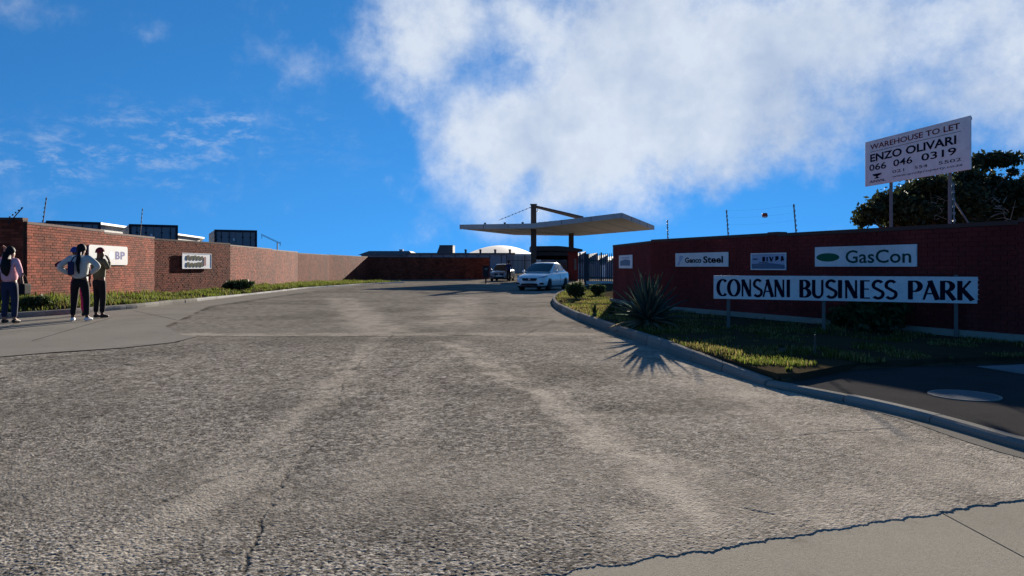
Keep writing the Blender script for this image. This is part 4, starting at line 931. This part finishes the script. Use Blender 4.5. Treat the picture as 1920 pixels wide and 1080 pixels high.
def sawtooth():
    Y = 84; e = empty('factory_units', (Q(1115, Y, z=0).x, Y, 0)); tag(e, 'grey saw-tooth factory units behind the palisade fence', 'building'); ox = Q(1115, Y, z=0).x
    for k, (a, b, yt, ye) in enumerate(((1076, 1099, 473, 487), (1099, 1120, 476, 489), (1120, 1140, 479, 491), (1140, 1166, 481, 492))):
        x0, x1 = Q(a, Y, z=0).x - ox, Q(b, Y, z=0).x - ox; zt, ze = CAM_H + (HY - yt) * Y / F, CAM_H + (HY - ye) * Y / F; d = 14
        MB().add([(x0, 0, 0), (x1, 0, 0), (x1, 0, zt), (x0, 0, ze), (x0, d, 0), (x1, d, 0), (x1, d, zt), (x0, d, ze)], [(0, 1, 2, 3), (7, 6, 5, 4), (0, 3, 7, 4), (1, 5, 6, 2)]).build('gable_wall', M['grey_wall'], e)
        MB().add([(x0 - .05, -.3, ze + .01), (x1, -.3, zt + .01), (x1, d, zt + .01), (x0 - .05, d, ze + .01), (x0 - .05, -.3, ze + .12), (x1, -.3, zt + .12), (x1, d, zt + .12), (x0 - .05, d, ze + .12)], [(3, 2, 1, 0), (4, 5, 6, 7), (0, 1, 5, 4), (1, 2, 6, 5), (2, 3, 7, 6), (3, 0, 4, 7)]).build('roof', M['house_wall'], e)
        w = x1 - x0; box('window', (x0 + w * .5, -.03, 1.9), (w * .5, .06, .6), M['window_glass'], e); dr = box('roller_door', (x0 + w * .5, -.04, .7), (w * .6, .08, 1.4), M['sign_white'] if k == 2 else M['container'], e)
sawtooth()

# ------------------------------------------------------------------ plants
def leaf_cloud(centres, n, size, aspect=2.2, up=.3, seed=1):
    """many small leaf faces spread through ellipsoids: (centre, radii)"""
    r = np.random.default_rng(seed); vol = np.array([c[1][0] * c[1][1] * c[1][2] for c in centres]) ** .75; cnt = (vol / vol.sum() * n).astype(int); V = []; 
    for (c, rad), k in zip(centres, cnt):
        d = r.normal(size=(k, 3)); d /= np.linalg.norm(d, axis=1)[:, None]; rr = r.random((k, 1)) ** .42; p = np.array(c) + d * rr * np.array(rad) * (1 + .18 * r.normal(size=(k, 1)))
        a = r.normal(size=(k, 3)); a[:, 2] += up; a /= np.linalg.norm(a, axis=1)[:, None]; b = np.cross(a, r.normal(size=(k, 3))); b /= np.linalg.norm(b, axis=1)[:, None] + 1e-9
        s_ = size * (.6 + .8 * r.random((k, 1))); a = a * s_ * aspect * .5; b = b * s_ * .5
        V.append(np.stack([p - a, p + b, p + a, p - b], 1))
    V = np.concatenate(V); k = len(V); me = bpy.data.meshes.new('leaves'); me.from_pydata(V.reshape(-1, 3).tolist(), [], np.arange(k * 4).reshape(-1, 4).tolist()); return me
def tree():
    base = Vector((11.3, 19.6, .13)); e = empty('tree', base); tag(e, 'dark spreading tree with clumped crown behind the dark red wall', 'tree')
    def T(px, py, Y=19.6): return Q(px, Y, py) - base
    tk = [Vector((0, 0, -.1)), Vector((.05, 0, .7)), Vector((-.05, .1, 1.35)), Vector((.1, .1, 1.9))]
    MB().tube(tk, [.24, .19, .16, .12], 12).build('trunk', M['bark'], e, True)
    cl = [((1640, 398), 30, 20), ((1668, 376), 34, 18), ((1700, 395), 44, 26), ((1752, 372), 40, 30), ((1742, 345), 34, 16), ((1800, 380), 46, 36), ((1815, 340), 30, 26), ((1850, 352), 40, 24), ((1872, 300), 40, 13), ((1838, 305), 20, 20), ((1898, 322), 10, 9),
          ((1900, 372), 40, 34), ((1955, 360), 46, 40), ((1925, 345), 14, 16), ((1998, 380), 40, 40), ((1620, 410), 20, 16), ((1880, 400), 60, 26), ((1760, 408), 70, 18), ((1845, 375), 40, 26)]
    cs = []; lim = MB()
    for (p, rx, rz) in cl:
        dy = random.uniform(-.9, .9); Y = 19.6 + dy; c = T(p[0], p[1], Y); k = Y / F; cs.append((tuple(c), (rx * k, rx * k * 1.2, rz * k)))
        s_ = tk[2].lerp(tk[3], random.random()); mid_ = s_.lerp(c, .55) + Vector((0, 0, -.12)); lim.tube([s_, mid_, c + Vector((0, 0, .05))], [.07, .045, .012], 6)
    lim.build('limbs', M['bark'], e, True)
    cs += [(tuple(T(px_, py_, 19.8)), (.55, .7, .38)) for px_, py_ in ((1690, 410), (1730, 390), (1780, 400), (1830, 392), (1880, 382), (1930, 395), (1720, 365), (1790, 352))]
    me = leaf_cloud(cs, 42000, .072, 1.9, seed=3); me.materials.append(M['tree_leaf']); o = link('crown', me, e)
    # bare dry twigs low in the crown
    tw = MB(); r = random.Random(5)
    for k in range(70):
        p = T(r.uniform(1690, 1900), r.uniform(375, 412), 18.6 + r.uniform(-.2, .3)); d = Vector((r.uniform(-1, 1), r.uniform(-.3, .3), r.uniform(-.2, .9))).normalized() * r.uniform(.15, .5); tw.tube([p, p + d * .5 + Vector((0, 0, r.uniform(-.05, .05))), p + d], [.010, .007, .003], 4)
    t_ = tw.build('dry_twigs', M['dry_twig'], e); t_['kind'] = 'stuff'
tree()
def shrub(name, label, base, rx, rz, n, m_='shrub', size=.05, seed=1, group=None, lumps=6, tall=0):
    e = empty(name, base); tag(e, label, 'shrub', group); r = random.Random(seed); cs = [((0, 0, rz * .8), (rx * .8, rx * .8, rz * .75))]
    for k in range(lumps): a = 2 * math.pi * k / lumps + r.random(); cs.append(((rx * .5 * math.cos(a), rx * .5 * math.sin(a), rz * r.uniform(.5, 1.25)), (rx * .5, rx * .5, rz * .5)))
    me = leaf_cloud(cs, n, size, 2.4, .5, seed); me.materials.append(M[m_]); link('foliage', me, e)
    st = MB()
    for k in range(5): a = 2 * math.pi * k / 5; st.tube([(0, 0, -.05), (rx * .2 * math.cos(a), rx * .2 * math.sin(a), rz * .5), (rx * .5 * math.cos(a), rx * .5 * math.sin(a), rz * 1.1)], [.018, .012, .004], 5)
    st.build('stems', M['bark'], e); return e
shrub('round_shrub', 'larger round shrub at the nose of the planting bed near the car', P(1080, 560, .13), .36, .36, 2600, size=.045, seed=11, group='round shrubs in the bed')
shrub('round_shrub', 'smaller round shrub beside the left end of the dark red wall', P(1121, 554, .13), .32, .27, 2000, size=.045, seed=12, group='round shrubs in the bed')
shrub('weedy_shrub', 'dark leafy shrub at the foot of the sunlit brick wall under the containers', Vector((Q(447, 34, z=0).x, 34, .22)), .68, .25, 2200, size=.09, seed=13, lumps=9)
shrub('weedy_shrub', 'dark weed clump by the corner of the sunlit wall beside the woman in pink', Vector((-12.3, 19.3, .2)), .34, .17, 1100, size=.06, seed=14, lumps=8)
for k, (px, py, rx, rz, lb) in enumerate(((1640, 622, .55, .34, 'low dark bush in shade behind the middle post of the name board'), (1700, 612, .50, .26, 'low dark bush in shade against the wall, right of its neighbour bush'), (1590, 612, .38, .24, 'small dark bush in shade left of the bush behind the middle post'))):
    shrub('low_bush', lb, P(px, py, .13), rx, rz, 1500, size=.055, seed=20 + k, group='bushes in shade behind the name board')
def spiky(name, label, base, h, n, seed, m_='shrub'):
    e = empty(name, base); tag(e, label, 'plant'); r = random.Random(seed); mb = MB()
    for k in range(n):
        a, l = r.uniform(0, 6.28), h * r.uniform(.6, 1.1); tl = r.uniform(.05, .6); d = Vector((math.cos(a) * tl, math.sin(a) * tl, 1)).normalized(); s_ = Vector((-math.sin(a), math.cos(a), 0)) * .018
        p1 = d * l * .6; p2 = d * l + Vector((0, 0, -tl * .1 * l)); mb.add([-s_ * .6, s_ * .6, p1 + s_, p2, p1 - s_], [(0, 1, 2, 4), (4, 2, 3)])
    o = mb.build('leaves', M[m_], e); o['kind'] = 'stuff'; MB().lathe([(.05, -.04), (.05, .04), (.02, .08)], n=8).build('crown_base', M['bark'], e); return e
spiky('young_plant', 'small dark upright plant in the bed near the kerb, left of two', P(1115, 592, .13), .34, 26, 31); spiky('young_plant', 'small dark upright plant in the bed close to the big agave', P(1145, 594, .13), .36, 26, 32)
spiky('young_plant', 'thin sprout sticking up at the edge of the sunlit grass strip', P(1466, 660, .13), .16, 10, 33)

def agave():
    base = P(1216, 613, .13); e = empty('agave', base); tag(e, 'big spiky grey green agave beside the kerb in front of the dark red wall', 'agave')
    def leaf_mesh(L, w, droop, m_):
        n = 8; mb = MB(); vs = []
        for i in range(n + 1):
            u = i / n; hw = w * (math.sin(math.pi * (.16 + .84 * u) ** .8) ** .9 * (1 - u * .15) if u < 1 else 0); hw = max(hw, .002); z = -droop * L * u * u; x = L * u
            vs += [(x, -hw, z + hw * .55), (x, 0, z - .004), (x, hw, z + hw * .55), (x, 0, z - .03 * (1 - u) - .006)]
        fs = []
        for i in range(n):
            a = 4 * i; b = a + 4; fs += [(a, b, b + 1, a + 1), (a + 1, b + 1, b + 2, a + 2), (a + 2, b + 2, b + 3, a + 3), (a + 3, b + 3, b, a)]
        mb.add(vs, fs); return mb.mesh('leaf', m_, True)
    kinds = [leaf_mesh(1.0, .062, .03, M['agave']), leaf_mesh(.95, .068, .12, M['agave']), leaf_mesh(.92, .062, .20, M['agave_old'])]
    r = random.Random(4)
    for k in range(60):
        u = k / 59; el = 86 - 92 * u ** .92 + r.uniform(-6, 6); az = k * 137.508 + r.uniform(-8, 8); sc = (.88 - .16 * u) * r.uniform(.85, 1.12)
        o = link('leaf', kinds[0 if u < .45 else (1 if u < .85 else 2)], e); o.location = (.05 * u * math.cos(R(az)), .05 * u * math.sin(R(az)), .10 + .06 * (1 - u)); o.rotation_euler = (R(r.uniform(-20, 20)), R(-el), R(az)); o.scale = (sc, sc, sc)
    MB().lathe([(.10, -.05), (.13, .05), (.10, .16), (.03, .22)], n=12).build('heart', M['agave_old'], e)
agave()
sk = P(1528, 668, .13); st_ = MB().box(sk + Vector((0, 0, .12)), (.022, .015, .30)).build('stake', M['bark'], bevel=.003); tag(st_, 'short thin stake standing in the shaded edge of the bed', 'stake')

# ---- grass: blades nobody could count
def point_in(poly, p):
    c = False; j = len(poly) - 1
    for i in range(len(poly)):
        if (poly[i][1] > p[1]) != (poly[j][1] > p[1]) and p[0] < (poly[j][0] - poly[i][0]) * (p[1] - poly[i][1]) / (poly[j][1] - poly[i][1]) + poly[i][0]: c = not c
        j = i
    return c
def blades(pts, hfun, w, seed):
    r = np.random.default_rng(seed); k = len(pts); p = np.array(pts); a = r.random(k) * 6.283; h = hfun(p) * (.5 + .8 * r.random(k)); t_ = .55 * r.random(k)
    d = np.stack([np.cos(a) * t_, np.sin(a) * t_, np.ones(k)], -1) * h[:, None]; s_ = np.stack([-np.sin(a), np.cos(a), np.zeros(k)], -1) * (w * (.6 + .8 * r.random(k)))[:, None]
    V = np.stack([p - s_, p + s_, p + d * .6 + s_ * .7, p + d + np.array([0, 0, -.1]) * (t_ * h)[:, None], p + d * .6 - s_ * .7], 1)
    i = np.arange(k)[:, None] * 5; Fq = np.concatenate([i + np.array([0, 1, 2, 4]), ], 1); Ft = i + np.array([4, 2, 3])
    return V.reshape(-1, 3).tolist(), Fq.tolist() + Ft.tolist()
def grass(name, label, pts, hfun, w, m_, seed):
    me = bpy.data.meshes.new(name); v, f_ = blades(pts, hfun, w, seed); me.from_pydata(v, [], f_); me.materials.append(m_); return tag(link(name, me), label, 'grass', kind='stuff')
kinp = [(p.x, p.y) for p in offset(kr, .15)]
lawn = kinp + [(3.0, 8.0), (3.9, 8.6), (5.4, 9.1), (8.6, 9.6), (7.6, 11.1), (5.6, 15.6), (5.45, 15.9), (3.75, 19.85), (3.3, 23.8), (4.5, 40), (7, 49)]
rg = np.random.default_rng(9)
def inside(poly, x, y):
    c = np.zeros(x.shape, bool); j = len(poly) - 1
    for i in range(len(poly)):
        (xi, yi), (xj, yj) = poly[i][:2], poly[j][:2]
        if yi != yj: c ^= ((yi > y) != (yj > y)) & (x < (xj - xi) * (y - yi) / (yj - yi) + xi)
        j = i
    return c
x = rg.uniform(1.0, 8.6, 150000); y = 8 + 30 * rg.random(150000) ** 2.1; n_ = fbm(x * 1.6, y * 1.6, 4, 71); n2_ = fbm(x * .5, y * .5, 3, 77)
ok = inside(lawn, x, y) & (n_ > .42) & ((x < 4.3) | (n_ > .56)) & ((n2_ > .40) | (y < 10)); x, y, n_, n2_ = x[ok][:24000], y[ok][:24000], n_[ok][:24000], n2_[ok][:24000]
isd = rg.random(len(x)) < .16 + .4 * (n2_ > .52) ; P3 = np.stack([x, y, np.full(len(x), BEDZ)], -1); gp, dp = P3[~isd], P3[isd]
hf = lambda q: .03 + .085 * vnoise(q[:, 0] * 2.3, q[:, 1] * 2.3, 5) ** 2
grass('grass', 'green grass growing over the planting bed by the entrance wall', gp, hf, .006, M['grass'], 1)
grass('dry_grass', 'yellowed dry grass scattered through the planting bed', dp, hf, .006, M['dry_grass'], 2)
RW_ = np.array(rows); K = 60000; k = rg.integers(0, len(RW_) - 1, K); u = rg.random(K) * 3; i = np.minimum(2, u.astype(int)); t_ = (u - i)[:, None]; f_ = rg.random(K)[:, None]
pa = RW_[k, i] * (1 - t_) + RW_[k, i + 1] * t_; pb_ = RW_[k + 1, i] * (1 - t_) + RW_[k + 1, i + 1] * t_; p = pa * (1 - f_) + pb_ * f_; n_ = fbm(p[:, 0] * .9, p[:, 1] * .9, 4, 73); p = p[n_ > .40][:18000]
isd = rg.random(len(p)) < .15; vp, vd = p[~isd], p[isd]
hv = lambda q: .07 + .20 * vnoise(q[:, 0] * 1.4, q[:, 1] * .9, 6) ** 1.5
grass('verge_grass', 'bright green grass and weeds along the foot of the left brick wall', vp, hv, .014, M['grass'], 3)
grass('verge_dry_grass', 'dry yellow stalks among the weeds of the left verge', vd, hv, .012, M['dry_grass'], 4)

# ------------------------------------------------------------------ people
def skin(name, joints, edges, mats_, parent, levels=2, root=0, flat_y=1.0):
    """one continuous surface grown over a skeleton: joints = [(x,y,z,r)]"""
    me = bpy.data.meshes.new(name); me.from_pydata([j[:3] for j in joints], edges, []); o = link(name, me)
    md = o.modifiers.new('skin', 'SKIN'); md.use_smooth_shade = True
    for i, j in enumerate(joints):
        sv_ = me.skin_vertices[0].data[i]; sv_.radius = (j[3], j[3] if len(j) < 5 else j[4]); sv_.use_root = (i == root)
    sb = o.modifiers.new('sub', 'SUBSURF'); sb.levels = levels; sb.render_levels = levels
    m2 = eval_mesh(o, name); bpy.data.objects.remove(o); m2.materials.clear(); m2.materials.append(mats_)
    for p in m2.polygons: p.material_index = 0; p.use_smooth = True
    return link(name, m2, parent)
def person(label, base, rz, H, pose, cl):
    """pose: offsets of joints for a 1.70 m figure facing +Y (away from the road); cl: clothing materials"""
    e = empty('person', base, rz); tag(e, label, 'person'); k = H / 1.70; e.scale = (k, k, k)
    J = dict(pelvis=(0, 0, .92), waist=(0, .0, 1.08), chest=(0, -.01, 1.28), neck=(0, .0, 1.45), skull0=(0, .02, 1.53), skull1=(0, .03, 1.60), skull2=(0, .02, 1.66), nose=(0, .125, 1.57),
             shL=(-.17, 0, 1.395), elL=(-.23, -.02, 1.13), wrL=(-.24, .06, .90), haL=(-.24, .09, .83), shR=(.17, 0, 1.395), elR=(.23, -.02, 1.13), wrR=(.24, .06, .90), haR=(.24, .09, .83),
             hiL=(-.095, 0, .88), knL=(-.11, .02, .49), anL=(-.115, -.01, .09), toL=(-.125, .15, .035), hiR=(.095, 0, .88), knR=(.11, .02, .49), anR=(.115, -.01, .09), toR=(.125, .15, .035))
    J.update(pose); rad = dict(pelvis=.125, waist=.11, chest=.125, neck=.05, skull0=.072, skull1=.085, skull2=.06, nose=.016, sh=.058, el=.040, wr=.027, ha=.026, hi=.082, kn=.055, an=.038, to=.03)
    names = list(J); idx = {n: i for i, n in enumerate(names)}; rd = lambda n: rad.get(n, rad.get(n[:2]))
    jl = [(*J[n], rd(n)) for n in names]
    ed = [('pelvis', 'waist'), ('waist', 'chest'), ('chest', 'neck'), ('neck', 'skull0'), ('skull0', 'skull1'), ('skull1', 'skull2'), ('skull0', 'nose')]
    for s_ in 'LR': ed += [('chest', 'sh' + s_), ('sh' + s_, 'el' + s_), ('el' + s_, 'wr' + s_), ('wr' + s_, 'ha' + s_), ('pelvis', 'hi' + s_), ('hi' + s_, 'kn' + s_), ('kn' + s_, 'an' + s_), ('an' + s_, 'to' + s_)]
    E = [(idx[a], idx[b]) for a, b in ed]
    # five fingers on each hand, unequal and slightly curled
    for s_, sg in (('L', -1), ('R', 1)):
        h = Vector(J['ha' + s_]); d = (h - Vector(J['wr' + s_])).normalized(); side = d.cross(Vector((0, 0, 1)) if abs(d.z) < .9 else Vector((0, 1, 0))).normalized(); nn = d.cross(side)
        for q, (o_, l) in enumerate(((-.030, .055), (-.012, .075), (.006, .082), (.024, .070))):
            p0 = h + side * o_ * .9 + d * .03; p1 = p0 + d * l * .55 + nn * .01; p2 = p1 + d * l * .4 + nn * .025; b = len(jl); jl += [(*p0, .010), (*p1, .009), (*p2, .007)]; E += [(idx['ha' + s_], b), (b, b + 1), (b + 1, b + 2)]
        p0 = h - side * .034 + d * -.005; p1 = p0 - side * .02 + d * .035; b = len(jl); jl += [(*p0, .011), (*p1, .008)]; E += [(idx['ha' + s_], b), (b, b + 1)]
    skin('body', jl, E, cl['skin'], e, 2, idx['pelvis'])
    V = lambda n: Vector(J[n])
    # top: torso and sleeves, hem over the hips
    tj, te = [], []; tn = {}
    def tadd(n, p, r): tn[n] = len(tj); tj.append((*p, r)); return tn[n]
    tadd('hem', V('pelvis') + Vector((0, 0, -.02 + cl.get('hem', 0))), .155 * cl.get('wide', 1)); tadd('waist', V('waist'), .145 * cl.get('wide', 1)); tadd('chest', V('chest'), .155 * cl.get('wide', 1)); tadd('neck', V('chest').lerp(V('neck'), .72), .07)
    te += [('hem', 'waist'), ('waist', 'chest'), ('chest', 'neck')]
    sl = cl.get('sleeve', .95)
    for s_ in 'LR':
        tadd('sh' + s_, V('sh' + s_), .078); te.append(('chest', 'sh' + s_)); tadd('el' + s_, V('el' + s_), .062 * cl.get('arm', 1)); te.append(('sh' + s_, 'el' + s_))
        if sl > .5: tadd('wr' + s_, V('el' + s_).lerp(V('wr' + s_), sl), .042); te.append(('el' + s_, 'wr' + s_))
    skin('top', tj, [(tn[a], tn[b]) for a, b in te], cl['top'], e, 2, 0)
    # trousers
    pj, pe, pn = [], [], {}
    def padd(n, p, r): pn[n] = len(pj); pj.append((*p, r))
    padd('w', V('pelvis') + Vector((0, 0, .06)), .132); padd('p', V('pelvis') + Vector((0, 0, -.02)), .145); pe.append(('w', 'p'))
    for s_ in 'LR':
        padd('hi' + s_, V('hi' + s_) + Vector((0, 0, -.05)), .10); padd('kn' + s_, V('kn' + s_), .074); padd('an' + s_, V('kn' + s_).lerp(V('an' + s_), .93), .060); pe += [('p', 'hi' + s_), ('hi' + s_, 'kn' + s_), ('kn' + s_, 'an' + s_)]
    skin('trousers', pj, [(pn[a], pn[b]) for a, b in pe], cl['trousers'], e, 2, 1)
    for s_ in 'LR':
        a_, t_ = V('an' + s_), V('to' + s_); f_ = (t_ - a_); f_.z = 0; f_.normalize()
        sk_ = [(*(Vector((a_.x, a_.y, .045)) - f_ * .055), .044), (*(Vector((a_.x, a_.y, .050)) + f_ * .04), .046), (*(Vector((a_.x, a_.y, .038)) + f_ * .17), .036)]
        skin('shoe', sk_, [(0, 1), (1, 2)], cl['shoes'], e, 2, 0)
    sk2, sk1 = V('skull2'), V('skull1'); hc = sk1 + Vector((0, -.005, .012))
    def shell(name, m_, rx, ry, rz, lo, front, jitter=0.0):
        """head covering: ellipsoid from the crown down to lo at the back and front at the forehead"""
        mb = MB(); n, k = 18, 8; vs = []
        for i in range(k + 1):
            for j in range(n):
                a_ = 2 * math.pi * j / n; fw = .5 + .5 * math.sin(a_); end = lo + (front - lo) * fw ** 1.5; th_ = R(2) + (R(end) - R(2)) * i / k; q = 1 + random.uniform(-jitter, jitter)
                vs.append(hc + Vector((rx * math.sin(th_) * math.cos(a_) * q, ry * math.sin(th_) * math.sin(a_) * q, rz * math.cos(th_) * q)))
        mb.add(vs, [(i * n + j, (i + 1) * n + j, (i + 1) * n + (j + 1) % n, i * n + (j + 1) % n) for i in range(k) for j in range(n)] + [tuple(range(n))]); return mb.build(name, m_, e, True)
    if cl.get('hair'):
        shell('hair', M['hair'], .098, .108, .122, 125, 62, .03)
        if cl['hair'] in ('long', 'braid'):
            w_ = 1.0 if cl['hair'] == 'long' else .55; pts = [hc + Vector((0, -.085, -.02)), V('neck') + Vector((.01, -.105, -.02)), V('chest') + Vector((.03, -.165, .02)), V('waist') + Vector((.04, -.175, .06)), V('waist') + Vector((.05, -.16, -.02))]
            t_ = MB(); t_.tube(pts, [.05 * w_ + .02, .075 * w_, .085 * w_, .06 * w_, .012], 12); t_.v = [(p[0] + (p[0] - pts[2].x) * .35 * (cl['hair'] == 'long'), p[1], p[2]) for p in t_.v]; t_.build('hair_length', M['hair'], e, True)
    if cl.get('cap'):
        shell('cap', cl['cap'], .103, .113, .125, 98, 72)
        if cl.get('peak'): MB().add([hc + Vector(q) for q in ((-.08, .085, .035), (-.05, .185, .02), (.05, .185, .02), (.08, .085, .035), (-.08, .085, .025), (-.05, .185, .010), (.05, .185, .010), (.08, .085, .025))], [(0, 1, 2, 3), (7, 6, 5, 4), (0, 4, 5, 1), (1, 5, 6, 2), (2, 6, 7, 3)]).build('peak', cl['cap'], e)
    return e
pb = Vector((Q(150, 17.0, z=0).x, 17.0, .007))
person('person in pale grey jacket with hands on hips seen from behind', pb, R(6), 1.74,
       dict(shL=(-.20, -.01, 1.40), elL=(-.42, -.10, 1.20), wrL=(-.21, -.02, 1.04), haL=(-.15, .04, 1.02), shR=(.20, -.01, 1.40), elR=(.43, -.08, 1.22), wrR=(.22, .0, 1.05), haR=(.16, .05, 1.02), neck=(.0, .03, 1.46), skull0=(0, .06, 1.53), skull1=(0, .07, 1.60), skull2=(0, .06, 1.66), nose=(0, .165, 1.57),
            hiL=(-.10, 0, .88), knL=(-.13, .03, .48), anL=(-.15, -.01, .09), toL=(-.19, .14, .035), hiR=(.10, 0, .88), knR=(.13, .02, .48), anR=(.15, -.02, .09), toR=(.20, .13, .035)),
       dict(skin=M['skin'], top=M['jacket'], trousers=M['black_cloth'], shoes=M['shoe_white'], hair='braid', wide=1.12, arm=1.25, hem=.02))
sb_ = empty('sling_bag', pb + Vector((-.07, -.235, 1.06)), R(6)); tag(sb_, 'narrow navy sling bag on the back of the person in the grey jacket', 'bag')
MB().box((0, 0, .15), (.13, .07, .30)).build('pouch', M['navy_cloth'], sb_, bevel=.025); MB().tube([(0, .0, .29), (.05, .03, .40), (.13, .12, .45)], .014, 6).build('strap', M['navy_cloth'], sb_)
person('person in a dark red beanie and khaki top with one arm raised', Vector((Q(186, 18.1, z=0).x, 18.1, .007)), R(-25), 1.68,
       dict(elR=(.30, .02, 1.20), wrR=(.14, .17, 1.40), haR=(.10, .16, 1.47), elL=(-.26, .02, 1.14), wrL=(-.12, .18, 1.10), haL=(-.05, .20, 1.12), anL=(-.10, -.02, .09), toL=(-.12, .14, .035)),
       dict(skin=M['skin'], top=M['khaki_cloth'], trousers=M['black_cloth'], shoes=M['shoe_dark'], cap=M['maroon_cloth'], wide=1.0))
person('person in a blue cap, maroon jacket and bright pink trousers mostly hidden behind another', Vector((Q(147, 18.7, z=0).x, 18.7, .007)), R(20), 1.70,
       dict(shL=(-.19, 0, 1.40), elL=(-.50, -.02, 1.28), wrL=(-.30, .10, 1.18), haL=(-.25, .14, 1.18), skull0=(-.07, .02, 1.54), skull1=(-.08, .02, 1.61), skull2=(-.08, .02, 1.67), nose=(-.08, .12, 1.58)),
       dict(skin=M['skin'], top=M['maroon_cloth'], trousers=M['magenta_cloth'], shoes=M['shoe_dark'], cap=M['blue_cloth'], peak=True, wide=1.05))
pw_ = person('woman in a pink top and dark jeans with long black hair seen from behind', Vector((Q(18, 16.4, z=0).x, 16.4, .007)), R(-4), 1.66,
       dict(shL=(-.18, 0, 1.40), elL=(-.34, .10, 1.36), wrL=(-.26, .18, 1.58), haL=(-.25, .17, 1.66), elR=(.27, -.03, 1.16), wrR=(.28, .02, .93), haR=(.28, .05, .86), hiL=(-.10, 0, .88), anL=(-.14, .0, .09), toL=(-.17, .15, .035)),
       dict(skin=M['skin_fair'], top=M['pink_cloth'], trousers=M['denim'], shoes=M['shoe_dark'], hair='long', wide=1.15, sleeve=.6))
e = empty('handbag', pw_.location + Vector((.36, -.03, .62))); tag(e, 'black handbag hanging at the hip of the woman in pink', 'bag')
MB().box((0, 0, .13), (.12, .26, .24)).build('pouch', M['black_cloth'], e, bevel=.03); MB().tube([(0, -.1, .24), (-.03, -.07, .40), (-.05, 0, .48), (-.03, .07, .40), (0, .1, .24)], .011, 6).build('strap', M['black_cloth'], e)
person('dark clothed guard standing in the canopy shade beside the second car', Vector((Q(954, 61, z=0).x, 61, 0)), R(170), 1.74, dict(), dict(skin=M['skin'], top=M['navy_cloth'], trousers=M['black_cloth'], shoes=M['shoe_dark'], hair='short'))
